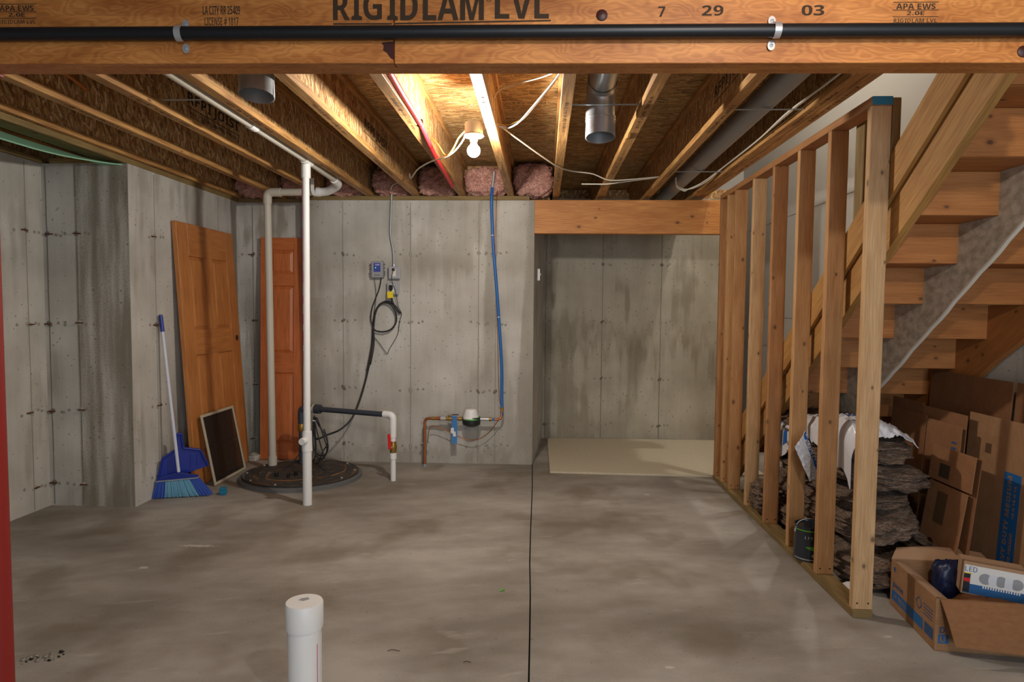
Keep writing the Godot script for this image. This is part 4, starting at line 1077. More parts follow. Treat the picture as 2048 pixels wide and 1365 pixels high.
func water_service() -> void:
	var w := thing("water_meter_line", "copper water service with brass fittings low on the back wall", "pipe", V(-1.035, 0, 5.81))
	obj("copper_pipe", S().tube(bent([V(-1.035, 0.0, 5.81), V(-1.043, 0.424, 5.85), V(-0.92, 0.428, 5.85)], 0.035), 0.0125, 16), M.copper, w)
	obj("floor_sleeve", ring(V(-1.035, 0.012, 5.81), Vector3.UP, 0.018, 0.024), M.galv_dull, w)
	obj("strap", S().box(V(-1.039, 0.205, 5.85), Vector3(0.075, 0.008, 0.03), Basis(), 0.002), M.galv_dull, w)
	for q in [[-0.965, 0.030, 0.016, "brass"], [-0.915, 0.04, 0.0165, "copper"], [-0.878, 0.045, 0.022, "steel"], [-0.835, 0.05, 0.017, "brass"], [-0.800, 0.03, 0.021, "brass"], [-0.760, 0.05, 0.015, "copper"], [-0.725, 0.03, 0.019, "brass"]]:
		obj("fitting", ring(V(q[0], 0.427, 5.85), Vector3.RIGHT, q[2], q[1]), M[q[3]], w)
	var vb := obj("shutoff_valve", ring(V(-0.82, 0.432, 5.85), Vector3.UP, 0.014, 0.05), M.brass, w)
	obj("handle", S().box(V(-0.77, 0.463, 5.85), Vector3(0.06, 0.007, 0.016), Basis(), 0.002), M.black, vb)
	obj("fitting", ring(V(-0.50, 0.427, 5.85), Vector3.RIGHT, 0.013, 0.10), M.steel, w)
	obj("fitting", ring(V(-0.46, 0.427, 5.85), Vector3.RIGHT, 0.017, 0.02), M.brass, w)
	obj("fitting", ring(V(-0.425, 0.427, 5.85), Vector3.RIGHT, 0.011, 0.06), M.copper, w)
	obj("fitting", ring(V(-0.43, 0.427, 5.85), Vector3.RIGHT, 0.0118, 0.025), M.blue_pex, w)
	obj("elbow", S().tube(bent([V(-0.41, 0.427, 5.85), V(-0.365, 0.427, 5.86), V(-0.357, 0.49, 5.885), V(-0.357, 0.53, 5.90)], 0.025), 0.0105, 12), M.copper, w)
	obj("fitting", ring(V(-0.357, 0.505, 5.893), Vector3.UP, 0.0135, 0.05), M.brass, w)
	obj("blue_tape_wrap", ring(V(-0.357, 0.47, 5.882), Vector3.UP, 0.0125, 0.035), M.blue_pex, w)
	obj("ground_wire", S().tube(curve([V(-1.02, 0.201, 5.86), V(-1.012, 0.293, 5.86), V(-0.99, 0.348, 5.86), V(-0.938, 0.353, 5.86), V(-0.870, 0.327, 5.86), V(-0.776, 0.278, 5.87), V(-0.711, 0.248, 5.88), V(-0.630, 0.231, 5.88), V(-0.553, 0.246, 5.88), V(-0.472, 0.302, 5.88), V(-0.419, 0.371, 5.87), V(-0.385, 0.42, 5.86)], 6), 0.0035, 8), M.copper, w)
	var m := thing("water_meter", "white domed water meter with a green stripe and black base", "meter", V(-0.626, 0.35, 5.85))
	var xf := Transform3D(Basis(), V(-0.626, 0.36, 5.85))
	obj("base", S().lathe([Vector2(0, 0), Vector2(0.045, 0.002), Vector2(0.078, 0.022), Vector2(0.082, 0.05), Vector2(0.080, 0.085), Vector2(0.074, 0.085), Vector2(0, 0.085)], 28, xf), M.dark_plastic, m)
	obj("stripe", S().lathe([Vector2(0.0755, 0.062), Vector2(0.0775, 0.066), Vector2(0.071, 0.086), Vector2(0.0, 0.086)], 28, Transform3D(Basis(), V(-0.626, 0.362, 5.843))), M.green_stripe, m)
	obj("dome", S().lathe([Vector2(0.0735, 0.078), Vector2(0.066, 0.10), Vector2(0.058, 0.13), Vector2(0.050, 0.152), Vector2(0.044, 0.158), Vector2(0, 0.162)], 28, Transform3D(Basis(), V(-0.630, 0.358, 5.84))), M.pvc, m)
	var t := thing("tape_strip", "strip of blue painter's tape with two paper tags on the meter line", "tape", V(-0.78, 0.2, 5.83))
	obj("tape", S().sheet(2, 12, func(u: float, v: float): return V(-0.803 + u * 0.05 + v * 0.003, 0.455 - v * 0.245, 5.828 + 0.006 * sin(v * 4.0)), 0.001), M.tape, t)
	obj("tag", S().box(V(-0.793, 0.325, 5.824), Vector3(0.028, 0.05, 0.0008), Basis(), 0.0), M.paper, t)
	obj("tag", S().box(V(-0.775, 0.295, 5.823), Vector3(0.026, 0.045, 0.0008), Basis(Vector3.BACK, 0.15), 0.0), M.paper, t)
	var b := thing("blue_tube", "bright blue plastic water tube rising up the back wall to the ceiling", "tube", V(-0.36, 0.5, 5.92))
	obj("tube", S().tube(curve([V(-0.357, 0.525, 5.90), V(-0.362, 0.640, 5.915), V(-0.364, 0.864, 5.93), V(-0.377, 1.088, 5.93), V(-0.397, 1.356, 5.93), V(-0.422, 1.667, 5.93), V(-0.446, 1.932, 5.93), V(-0.461, 2.196, 5.93), V(-0.466, 2.371, 5.925), V(-0.456, 2.475, 5.88)], 6), 0.0135, 14), M.blue_pex, b)
	obj("sleeve", S().tube([V(-0.456, 2.465, 5.885), V(-0.438, 2.60, 5.84)], 0.012, 12), M.steel, b)
	for y in [[-0.455, 2.06], [-0.395, 1.335]]:
		obj("printed_band", ring(V(y[0], y[1], 5.93), Vector3.UP, 0.0140, 0.006), M.paper, b)
	var gw := thing("ground_cable", "thin bare copper wire beside the blue tube", "wire", V(-0.40, 0.5, 5.95))
	obj("wire", S().tube(curve([V(-0.364, 0.54, 5.925), V(-0.388, 0.635, 5.95), V(-0.401, 1.042, 5.953), V(-0.412, 1.311, 5.953), V(-0.425, 1.668, 5.953), V(-0.432, 2.022, 5.953), V(-0.427, 2.287, 5.953), V(-0.415, 2.453, 5.90)], 6), 0.003, 6), M.copper, gw)
	var s := thing("switch_box", "small white switch box on the side wall of the alcove", "switch", V(-0.05, 1.68, 6.25))
	obj("box", S().box(V(-0.048, 1.73, 6.25), Vector3(0.03, 0.11, 0.07), Basis(), 0.004), M.pvc, s)
	obj("toggle", S().box(V(-0.030, 1.735, 6.25), Vector3(0.012, 0.02, 0.01), Basis(), 0.002), M.pvc, s)


# a panelled door: frame at its lower left front corner, x across, y up, z out of the face
func panel_door(t: Node3D, xf: Transform3D, w: float, h: float, cols: Array, rows: Array, m: Material) -> void:
	var th := 0.035
	var off := func() -> Vector2: return Vector2(R.randf(), R.randf())
	var bs := xf.basis
	var B := func(called: String, u0: float, v0: float, u1: float, v1: float) -> void:
		obj(called, S().box(xf * Vector3((u0 + u1) / 2, (v0 + v1) / 2, -th / 2), Vector3(u1 - u0, v1 - v0, th), bs, 0.002, off.call(), 0 if (called == "rail") else 1), m, t)
	B.call("stile", 0.0, 0.0, cols[0][0], h)
	B.call("stile", cols[-1][1], 0.0, w, h)
	var y := 0.0
	for r in rows:
		B.call("rail", cols[0][0], y, cols[-1][1], r[0])
		y = r[1]
		for i in cols.size() - 1:
			B.call("mullion", cols[i][1], r[0], cols[i + 1][0], r[1])
		for c in cols:
			var sh := S()
			var g := 0.0
			var lv := [[0.0, -0.017], [0.008, -0.017], [0.034, -0.004], [0.036, -0.004]]
			var o: Vector2 = off.call()
			for k in 3:
				var i0: float = lv[k][0]; var z0: float = lv[k][1]; var i1: float = lv[k + 1][0]; var z1: float = lv[k + 1][1]
				var A := [Vector3(c[0] + i0, r[0] + i0, z0), Vector3(c[1] - i0, r[0] + i0, z0), Vector3(c[1] - i0, r[1] - i0, z0), Vector3(c[0] + i0, r[1] - i0, z0)]
				var D := [Vector3(c[0] + i1, r[0] + i1, z1), Vector3(c[1] - i1, r[0] + i1, z1), Vector3(c[1] - i1, r[1] - i1, z1), Vector3(c[0] + i1, r[1] - i1, z1)]
				for e in 4:
					var f := (e + 1) % 4
					var nn: Vector3 = (A[f] - A[e]).cross(D[e] - A[e]).normalized()
					if nn.z < 0.0: nn = -nn
					var U := func(p: Vector3) -> Vector2: return Vector2(p.y, p.x) + o
					sh.quad(xf * A[e], xf * A[f], xf * D[f], xf * D[e], (bs * nn).normalized(), U.call(A[e]), U.call(A[f]), U.call(D[f]), U.call(D[e]))
			var q := [Vector3(c[0] + 0.036, r[0] + 0.036, -0.004), Vector3(c[1] - 0.036, r[0] + 0.036, -0.004), Vector3(c[1] - 0.036, r[1] - 0.036, -0.004), Vector3(c[0] + 0.036, r[1] - 0.036, -0.004)]
			sh.quad(xf * q[0], xf * q[1], xf * q[2], xf * q[3], bs.z.normalized(), Vector2(q[0].y, q[0].x) + o, Vector2(q[1].y, q[1].x) + o, Vector2(q[2].y, q[2].x) + o, Vector2(q[3].y, q[3].x) + o)
			sh.quad(xf * Vector3(c[0], r[0], -0.03), xf * Vector3(c[1], r[0], -0.03), xf * Vector3(c[1], r[1], -0.03), xf * Vector3(c[0], r[1], -0.03), -bs.z.normalized())
			obj("panel", sh, m, t)
	B.call("rail", cols[0][0], y, cols[-1][1], h)


func leaning_frame(p00: Vector3, p10: Vector3, p01: Vector3) -> Transform3D:
	var x := (p10 - p00).normalized()
	var z := x.cross(p01 - p00).normalized()
	return Transform3D(Basis(x, z.cross(x), z), p00)


func left_corner() -> void:
	var d := thing("panel_door", "orange wooden four-panel door leaning on the left concrete wall", "door", V(-2.68, 0, 5.4), "stored wooden doors")
	var xf := leaning_frame(V(-2.662, 0.004, 4.955), V(-2.655, 0.004, 5.865), V(-2.788, 2.05, 4.955))
	panel_door(d, xf, 0.91, 2.055, [[0.155, 0.405], [0.515, 0.765]], [[0.25, 1.02], [1.22, 1.80]], M.door[0])
	obj("latch_hole", S().lathe([Vector2(0.026, 0), Vector2(0.024, 0.002), Vector2(0.014, 0.001), Vector2(0, 0.001)], 14, Transform3D(Basis(xf.basis.x, xf.basis.z, -xf.basis.y), xf * Vector3(0.85, 1.13, 0))), M.under, d)
	var n := thing("closet_door", "narrow orange panelled door leaning on the back wall behind the white pipes", "door", V(-2.38, 0, 5.98), "stored wooden doors")
	panel_door(n, leaning_frame(V(-2.590, 0.004, 5.945), V(-2.195, 0.004, 5.985), V(-2.535, 2.04, 6.045)), 0.385, 2.045, [[0.085, 0.300]], [[0.15, 0.80], [0.98, 1.60], [1.71, 1.93]], M.door[1])
	var ts := thing("trim_stack", "small stack of pale trim boards on the floor between the two doors", "boards", V(-2.66, 0, 5.98))
	for i in 4:
		obj("board", S().box(V(-2.655 + i * 0.004, 0.006 + i * 0.0115, 5.985 + i * 0.003), Vector3(0.105, 0.010, 0.20), Basis(Vector3.UP, 0.04 * (i % 2)), 0.001), M.gypsum_edge, ts)
	# broom
	var b := thing("broom", "broom with light blue bristles and a pale handle, standing by the left wall", "broom", V(-2.65, 0, 4.72))
	var foot := V(-2.664, 0.150, 4.72)
	var top := V(-2.806, 1.343, 4.765)
	obj("handle", S().tube([foot, foot.lerp(top, 0.90)], 0.0115, 14), M.handle, b)
	obj("grip", S().tube([foot.lerp(top, 0.895), foot.lerp(top, 0.99), top], [0.0145, 0.014, 0.010], 14), M.broom_blue, b)
	obj("neck", S().tube([foot + Vector3(0, -0.03, 0), foot, foot.lerp(top, 0.03)], [0.02, 0.016, 0.014], 12), M.broom_blue, b)
	var hb := leaning_frame(V(-2.815, 0.122, 4.685), V(-2.530, 0.142, 4.745), V(-2.815, 0.30, 4.685))
	obj("head", S().prism([Vector2(0, 0), Vector2(0.291, 0), Vector2(0.285, 0.016), Vector2(0.17, 0.045), Vector2(0.125, 0.045), Vector2(0.008, 0.018)], -0.022, 0.022, hb), M.broom_blue, b)
	obj("head_rim", S().box(hb * Vector3(0.1455, 0.002, 0), Vector3(0.292, 0.010, 0.05), hb.basis, 0.003), M.grey_plastic, b)
	var parts := [S(), S()]
	for i in 150:
		var u := (i % 50 + R.randf_range(-0.3, 0.3)) / 49.0
		var row := i / 50 - 1.0
		var p0 := hb * Vector3(0.006 + clampf(u, 0, 1) * 0.28, 0.0, row * 0.016)
		var p1 := V(-2.825 + u * 0.375, 0.004 + R.randf() * 0.006, 4.662 + u * 0.118 - row * 0.022)
		var k := 1 if u < 0.22 or u > 0.80 else 0
		parts[k].tube([p0, p0.lerp(p1, 0.55) + Vector3(0, -0.003, 0), p1], [0.0034, 0.0036, 0.0028], 5)
	for k in 2:
		var o := obj("bristles", parts[k], M.bristle[k], b, ["light blue bristles", "dark blue bristles"][k])
		o.set_meta("kind", "stuff")
	# dustpan clipped behind the handle
	var dp := thing("dustpan", "dark blue plastic dustpan clipped upright behind the broom", "dustpan", V(-2.68, 0.1, 4.77))
	var dx := leaning_frame(V(-2.822, 0.0, 4.70), V(-2.522, 0.0, 4.88), V(-2.822, 1.0, 4.70))
	var pan := [Vector2(0.0, 0.10), Vector2(0.040, 0.285), Vector2(0.125, 0.342), Vector2(0.135, 0.46), Vector2(0.165, 0.46), Vector2(0.178, 0.352), Vector2(0.292, 0.326), Vector2(0.345, 0.20), Vector2(0.17, 0.148)]
	obj("pan", S().prism(pan, -0.004, 0.0, dx), M.dustpan, dp)
	var rim := S()
	for i in 8:
		var a: Vector2 = pan[i]
		var c: Vector2 = pan[i + 1] if i < 8 else pan[0]
		if i < 7:
			rim.tube([dx * Vector3(a.x, a.y, 0.010), dx * Vector3(c.x, c.y, 0.010)], 0.009, 8)
	obj("raised_edge", rim, M.dustpan, dp)
	for q in [[0.075, 0.16, 0.10], [0.12, 0.18, 0.11], [0.225, 0.20, 0.10], [0.27, 0.205, 0.09], [0.30, 0.22, 0.07]]:
		obj("rib", S().box(dx * Vector3(q[0], q[1] + q[2] / 2, 0.002), Vector3(0.004, q[2], 0.006), dx.basis, 0.001), M.dustpan, dp)
	# insect screen
	var s := thing("window_screen", "small framed insect screen leaning on the bottom of the orange door", "screen", V(-2.55, 0, 5.3))
	var sx := leaning_frame(V(-2.548, 0.004, 5.02), V(-2.556, 0.004, 5.57), V(-2.655, 0.56, 5.015))
	for q in [[0.278, 0.012, 0.556, 0.022], [0.278, 0.553, 0.556, 0.022], [0.011, 0.283, 0.022, 0.52], [0.545, 0.283, 0.022, 0.52]]:
		obj("frame_bar", S().box(sx * Vector3(q[0], q[1], 0), Vector3(q[2], q[3], 0.012), sx.basis, 0.002), M.screen_frame, s)
	obj("mesh", S().box(sx * Vector3(0.278, 0.283, -0.001), Vector3(0.52, 0.52, 0.0006), sx.basis, 0.0), M.mesh, s)
	var cp := thing("plastic_cap", "small blue plastic fitting lying on the floor by the broom", "cap", V(-2.374, 0, 4.80))
	obj("body", S().box(V(-2.374, 0.018, 4.80), Vector3(0.05, 0.036, 0.04), Basis(Vector3.UP, 0.2), 0.006), M.teal, cp)
	obj("collar", S().box(V(-2.376, 0.046, 4.803), Vector3(0.045, 0.022, 0.036), Basis(Vector3.UP, 0.2), 0.004), M.teal, cp)
	# capped stub in the foreground
	var st := thing("capped_stub", "thick white pipe stub with a round cap in the foreground", "pipe", V(-0.806, 0, 2.19))
	obj("pipe", S().tube([V(-0.806, 0, 2.19), V(-0.806, 0.37, 2.19)], 0.0572, 36), M.pvc, st)
	obj("cap", S().lathe([Vector2(0.0575, 0.305), Vector2(0.062, 0.306), Vector2(0.0635, 0.312), Vector2(0.0635, 0.392), Vector2(0.0605, 0.397), Vector2(0.0, 0.399)], 40, Transform3D(Basis(), V(-0.806, 0, 2.19))), M.pvc, st)
	obj("printed_line", S().sheet(2, 1, func(u: float, v: float): return V(-0.806 + sin(1.12 + u * 0.06) * 0.0575, 0.04 + v * 0.22, 2.19 - cos(1.12 + u * 0.06) * 0.0575)), M.pvc_print, st)
	obj("glue_mark", S().prism([Vector2(-0.012, 0.008), Vector2(0.006, 0.016), Vector2(0.016, 0.004), Vector2(0.0, -0.012), Vector2(-0.018, -0.006)], 0, 0.0006, Transform3D(Basis(Vector3.RIGHT, Vector3.FORWARD, Vector3.UP), V(-0.808, 0.3992, 2.20))), M.grey_plastic, st)
	# sheet lying in the alcove
	var bo := thing("foam_board", "large cream board lying flat on the alcove floor", "board", V(0.99, 0, 6.4))
	obj("sheet", S().prism([Vector2(0.075, 5.66), Vector2(1.40, 5.625), Vector2(1.46, 5.64), Vector2(1.90, 5.70), Vector2(1.92, 7.19), Vector2(0.06, 7.16)], 0.001, 0.017, Transform3D(Basis(Vector3.RIGHT, Vector3.FORWARD, Vector3.UP), Vector3.ZERO)), M.board, bo)


func storage() -> void:
	# paint can on the sole plate
	var c := thing("paint_can", "black paint can with green band between the studs", "can", V(1.492, 0.038, 3.70))
	var xf := Transform3D(Basis(), V(1.492, 0.038, 3.70))
	obj("body", S().lathe([Vector2(0, 0), Vector2(0.080, 0), Vector2(0.083, 0.003), Vector2(0.083, 0.006), Vector2(0.081, 0.010), Vector2(0.081, 0.180), Vector2(0.084, 0.186), Vector2(0.084, 0.192), Vector2(0.076, 0.192), Vector2(0.074, 0.184), Vector2(0, 0.184)], 40, xf), M.can_black, c)
	var band := func(y0: float, y1: float, a0: float, a1: float, r: float) -> Shape:
		return S().sheet(14, 1, func(u: float, v: float): return V(1.492 + sin(lerpf(a0, a1, u)) * r, 0.038 + lerpf(y0, y1, v), 3.70 - cos(lerpf(a0, a1, u)) * r))
	obj("printed_band", band.call(0.010, 0.016, -1.5, 1.5, 0.0815), M.can_grey, c)
	obj("printed_band", band.call(0.168, 0.174, -1.5, 1.5, 0.0815), M.can_green, c)
	obj("printed_leaf", S().sheet(14, 2, func(u: float, v: float):
		var a := lerpf(-0.65, 0.75, u)
		return V(1.492 + sin(a) * 0.0816, 0.038 + 0.082 + (v - 0.5) * 0.026 * sin(u * PI) - u * 0.014, 3.70 - cos(a) * 0.0816)), M.can_green, c)
	obj("printed_panel", band.call(0.030, 0.046, -0.22, 0.30, 0.0815), M.can_grey, c)
	var word := "EASYCARE"
	for i in word.length():
		var a := -0.62 + i * 0.195
		var o := V(1.492 + sin(a) * 0.0815, 0.038 + 0.135, 3.70 - cos(a) * 0.0815)
		letters(word[i], o, Vector3(cos(a), 0, sin(a)), Vector3.UP, 0.016 if i in [0, 4] else 0.013, 0.011, M.paper, c, false)
	obj("bail", S().tube(curve([V(1.409, 0.195, 3.69), V(1.42, 0.245, 3.68), V(1.47, 0.268, 3.67), V(1.53, 0.255, 3.68), V(1.575, 0.205, 3.70)], 6), 0.0018, 6), M.steel, c)
	for sx in [-1.0, 1.0]:
		obj("ear", S().lathe([Vector2(0.010, 0), Vector2(0.009, 0.004), Vector2(0, 0.005)], 12, Transform3D(Basis(Vector3.BACK, -sx * PI / 2), V(1.492 + sx * 0.081, 0.195, 3.695))), M.grey_plastic, c)
	# brown batts heaped under the stair: centre, half sizes, turn about the length, sideways turn
	var batts := [
		[1.735, 0.100, 4.02, 0.185, 0.092, 0.74, 0.10, 0.0, "lowest brown wool batt resting on the floor behind the studs"],
		[1.975, 0.155, 3.72, 0.085, 0.105, 0.38, -0.25, 0.10, "short brown batt jutting toward the open carton"],
		[1.745, 0.305, 3.98, 0.180, 0.088, 0.66, 0.28, 0.02, "brown wool batt curling down toward the paint can"],
		[1.735, 0.440, 3.99, 0.180, 0.046, 0.62, 0.05, 0.0, "thin flattened brown batt in the middle of the heap"],
		[1.772, 0.560, 3.98, 0.225, 0.072, 0.64, -0.10, 0.0, "widest brown batt of the heap with a pointed edge"],
		[1.740, 0.698, 3.98, 0.185, 0.066, 0.62, 0.06, 0.0, "topmost brown batt just under the white bag"],
		[1.560, 0.150, 4.505, 0.115, 0.105, 0.150, 0.0, 0.0, "small brown clump poking out between the farther studs"]]
	var i := 0
	for b in batts:
		i += 1
		var n := noise(200 + i, 1.0, 3)
		var o := obj("wool_batt", S().lump(V(b[0], b[1], b[2]), Vector3(b[3], b[4], b[5]), 3.6, func(q: Vector3):
			var lay := n.get_noise_3d(q.x * 0.7, q.y * 8.0, q.z * 0.7)
			var big := n.get_noise_3d(q.x * 1.6 + 9.0, q.y * 2.0, q.z * 2.4)
			var out := lay * 0.024 + big * 0.045
			return Vector3(q.x * minf(out, 0.02) if q.x < 0.0 else q.x * out, q.y * big * 0.03, q.z * out), 88, 64, Basis(Vector3.BACK, b[6]) * Basis(Vector3.UP, b[7])), M.wool)
		tag(o, b[8], "insulation", "brown wool batts")
	# deflated insulation bag thrown over the heap
	var bg := thing("insulation_bag", "crumpled white plastic bag with blue print draped over the brown batts", "bag", V(1.72, 0.75, 3.95))
	var bn := noise(301, 1.0, 3)
	var P := func(u: float, v: float, lift: float) -> Vector3:
		var d := 3.36 + u * 1.24
		var topy := 0.845 - 0.03 * u - 0.20 * u * u
		var x := 1.535
		var y := topy
		if v < 0.3:
			var g := (0.3 - v) / 0.3
			y = topy - 0.055 * sin(minf(g * 3.0, 1.0) * PI / 2) - maxf(g - 0.2, 0.0) * (0.16 + 0.07 * sin(u * 9.0 + 0.6))
			x = 1.575 - 0.036 * sin(minf(g * 3.0, 1.0) * PI / 2) + 0.008 * sin(u * 31.0) * g
		else:
			var w := (v - 0.3) / 0.7
			x = 1.575 + w * (0.295 - 0.06 * u)
			y = topy + 0.012 * sin(w * PI) - 0.07 * pow(w, 4.0)
		if u < 0.08:
			y -= (0.08 - u) / 0.08 * 0.085 * (1.35 - 0.8 * v)
		var wr := bn.get_noise_2d(u * 7.0, v * 5.0) * 0.022 + absf(bn.get_noise_2d(u * 16.0 + 3.0, v * 13.0)) * 0.020
		return V(x + (0.006 if v < 0.3 else 0.0), y + wr + lift, d)
	obj("sack", S().sheet(80, 44, func(u: float, v: float): return P.call(u, v, 0.0), 0.003), M.film, bg)
	obj("printed_band", S().sheet(24, 6, func(u: float, v: float): return P.call(0.62 + u * 0.30, 0.28 + v * 0.20, 0.004)), M.film_blue, bg)
	obj("printed_band", S().sheet(24, 6, func(u: float, v: float): return P.call(0.22 + u * 0.22, 0.45 + v * 0.16, 0.004)), M.film_print, bg)
	obj("printed_band", S().sheet(24, 6, func(u: float, v: float): return P.call(0.14 + u * 0.22, 0.70 + v * 0.12, 0.004)), M.film_print, bg)
	for q in [0.70, 0.77, 0.84]:
		obj("printed_picture", S().sheet(6, 4, func(u: float, v: float): return P.call(q + u * 0.04, 0.10 + v * 0.13, 0.0) + Vector3(-0.0035, 0, 0)), M.film_blue, bg)
	var fx := Transform3D(Basis(Vector3.RIGHT, Vector3.UP, Vector3.BACK), V(0, 0, 3.70))
	var flap := func(u: float, v: float, lift: float) -> Vector3:
		var a := Vector2(1.395, 0.659).lerp(Vector2(1.483, 0.467), v)
		var b := Vector2(1.461, 0.745).lerp(Vector2(1.548, 0.515), v)
		var p: Vector2 = a.lerp(b, u)
		return V(p.x, p.y, 3.70 + bn.get_noise_2d(u * 5.0, v * 8.0) * 0.012 + 0.03 * u * u - lift)
	obj("corner_flap", S().sheet(14, 24, func(u: float, v: float): return flap.call(u, v, 0.0), 0.003), M.film, bg, "white corner of the bag hanging out between two studs")
	obj("printed_band", S().sheet(6, 24, func(u: float, v: float): return flap.call(0.74 + u * 0.26, v * 0.9, 0.003)), M.film_blue, bg)
	letters("INSTALL", flap.call(0.87, 0.40, 0.010), Vector3(0.36, -0.93, 0), Vector3(0.93, 0.36, 0), 0.016, 0.10, M.paper, bg)
	# torn paper by the stud foot
	var tp := obj("paper_scrap", S().sheet(8, 6, func(u: float, v: float): return V(1.535 + u * 0.09, 0.006 + 0.035 * sin(v * 2.6) * (0.6 + 0.4 * sin(u * 5.0)), 3.30 + v * 0.10 + u * 0.02), 0.001), M.paper)
	tag(tp, "small white paper scrap on the floor by the stud feet", "paper")
	# flattened cartons standing on edge by the right wall: x, list of panels (d0, d1, y0, y1), tone
	var flat := func(t: Node3D, called: String, x: float, d0: float, d1: float, y0: float, y1: float, m: Material, lean := 0.05) -> Transform3D:
		var f := leaning_frame(V(x - lean * (1.0 - y0), y0, d1), V(x - lean * (1.0 - y0), y0, d0), V(x - lean * (1.0 - y1), y1, d1))
		var w := d1 - d0
		obj(called, S().box(f * Vector3(w / 2, (y1 - y0) / 2, 0), Vector3(w - 0.003, y1 - y0 - 0.003, 0.005), f.basis, 0.001, Vector2(R.randf(), R.randf())), m, t)
		return f
	var k := thing("flat_carton", "tall dark carton standing against the wall under the stair, behind the others", "carton", V(2.36, 0, 3.8), "flattened cartons")
	flat.call(k, "panel", 2.372, 3.445, 4.155, 0.0, 1.06, M.card[2])
	flat.call(k, "panel", 2.372, 2.95, 3.425, 0.0, 1.062, M.card[2])
	k = thing("flat_carton", "tan moving carton with a blue printed stripe at the right edge", "carton", V(2.27, 0, 3.4), "flattened cartons")
	var f1: Transform3D = flat.call(k, "panel", 2.285, 2.98, 3.625, 0.0, 0.885, M.card[0])
	obj("printed_stripe", S().box(f1 * Vector3(0.362, 0.36, 0.0028), Vector3(0.115, 0.55, 0.0008), f1.basis, 0.0), M.print_blue, k)
	letters("HEAVY DUTY MEDIUM", f1 * Vector3(0.345, 0.37, 0.0034), f1.basis.y, -f1.basis.x, 0.026, 0.50, M.card[3], k)
	letters("MEDIO PESADO", f1 * Vector3(0.386, 0.25, 0.0034), f1.basis.y, -f1.basis.x, 0.018, 0.20, M.card[3], k)
	letters("18 X 18 X 16", f1 * Vector3(0.386, 0.50, 0.0034), f1.basis.y, -f1.basis.x, 0.014, 0.16, M.card[3], k)
	obj("printed_mark", S().box(f1 * Vector3(0.17, 0.72, 0.0028), Vector3(0.045, 0.05, 0.0006), f1.basis, 0.0), M.ink_faint, k)
	k = thing("flat_carton", "brown carton with a pale edge, leaning behind the split-panel carton", "carton", V(2.22, 0, 3.9), "flattened cartons")
	flat.call(k, "panel", 2.23, 3.555, 3.96, 0.0, 0.87, M.card[1])
	flat.call(k, "panel", 2.232, 3.963, 4.30, 0.0, 0.882, M.card[2])
	k = thing("flat_carton", "split-panel brown carton with small print, standing behind the folded carton", "carton", V(2.18, 0, 3.85), "flattened cartons")
	var f2: Transform3D = flat.call(k, "panel", 2.19, 3.525, 3.84, 0.0, 0.815, M.card[1])
	flat.call(k, "panel", 2.19, 3.846, 4.22, 0.0, 0.825, M.card[2])
	for q in [0.66, 0.69, 0.72]:
		obj("printed_line", S().box(f2 * Vector3(0.26, q, 0.0028), Vector3(0.04, 0.012, 0.0006), f2.basis, 0.0), M.print_navy, k)
	k = thing("flat_carton", "front carton with a fold across it, standing beside the brown batts", "carton", V(2.08, 0, 3.4), "flattened cartons")
	var up: Transform3D = flat.call(k, "panel", 2.09, 3.215, 3.57, 0.54, 0.72, M.card[1], 0.10)
	var lo: Transform3D = flat.call(k, "panel", 2.11, 3.235, 3.55, 0.0, 0.54, M.card[1], 0.145)
	flat.call(k, "back_panel", 2.115, 3.21, 3.56, 0.0, 0.715, M.card[2], 0.10)
	obj("printed_mark", S().box(up * Vector3(0.13, 0.06, 0.0028), Vector3(0.085, 0.07, 0.0006), up.basis, 0.0), M.ink, k)
	obj("printed_mark", S().box(lo * Vector3(0.13, 0.42, 0.0028), Vector3(0.085, 0.16, 0.0006), lo.basis, 0.0), M.ink_faint, k)
	obj("printed_mark", S().lathe([Vector2(0, 0.0028), Vector2(0.035, 0.0028), Vector2(0.035, 0.0032), Vector2(0, 0.0032)], 16, Transform3D(Basis(lo.basis.x, lo.basis.z, -lo.basis.y * 1.6), lo * Vector3(0.10, 0.20, 0))), M.spill, k)
	# open carton in the right foreground
	var ob := thing("open_carton", "open low cardboard carton with blue print on the floor at lower right", "carton", V(1.85, 0, 2.98))
	var cf := Transform3D(Basis(V(0.994, 0, -0.105), Vector3.UP, V(-0.105, 0, -0.994) * 1.0), V(1.640, 0, 2.77))
	var W := 0.44
	var D := 0.45
	var H := 0.222
	var wallb := func(called: String, cc: Vector3, sz: Vector3, m: Material) -> MeshInstance3D:
		return obj(called, S().box(cf * cc, sz, cf.basis, 0.001, Vector2(R.randf(), R.randf())), m, ob)
	wallb.call("bottom", Vector3(W / 2, 0.003, -D / 2), Vector3(W, 0.005, D), M.card[1])
	wallb.call("front_side", Vector3(W / 2, H / 2, -0.0025), Vector3(W, H, 0.005), M.card[0])
	wallb.call("back_side", Vector3(W / 2, H / 2, -D + 0.0025), Vector3(W, H, 0.005), M.card[0])
	wallb.call("left_side", Vector3(0.0025, H / 2, -D / 2), Vector3(0.005, H, D - 0.011), M.card[0])
	wallb.call("right_side", Vector3(W - 0.0025, H / 2, -D / 2), Vector3(0.005, H, D - 0.011), M.card[0])
	obj("printed_stripe", S().box(cf * Vector3(-0.0004, 0.060, -D * 0.60), Vector3(0.0008, 0.048, D * 0.72), cf.basis, 0.0), M.print_blue, ob)
	obj("printed_stripe", S().box(cf * Vector3(-0.0004, 0.060, -D * 0.12), Vector3(0.0008, 0.048, D * 0.17), cf.basis, 0.0), M.print_navy, ob)
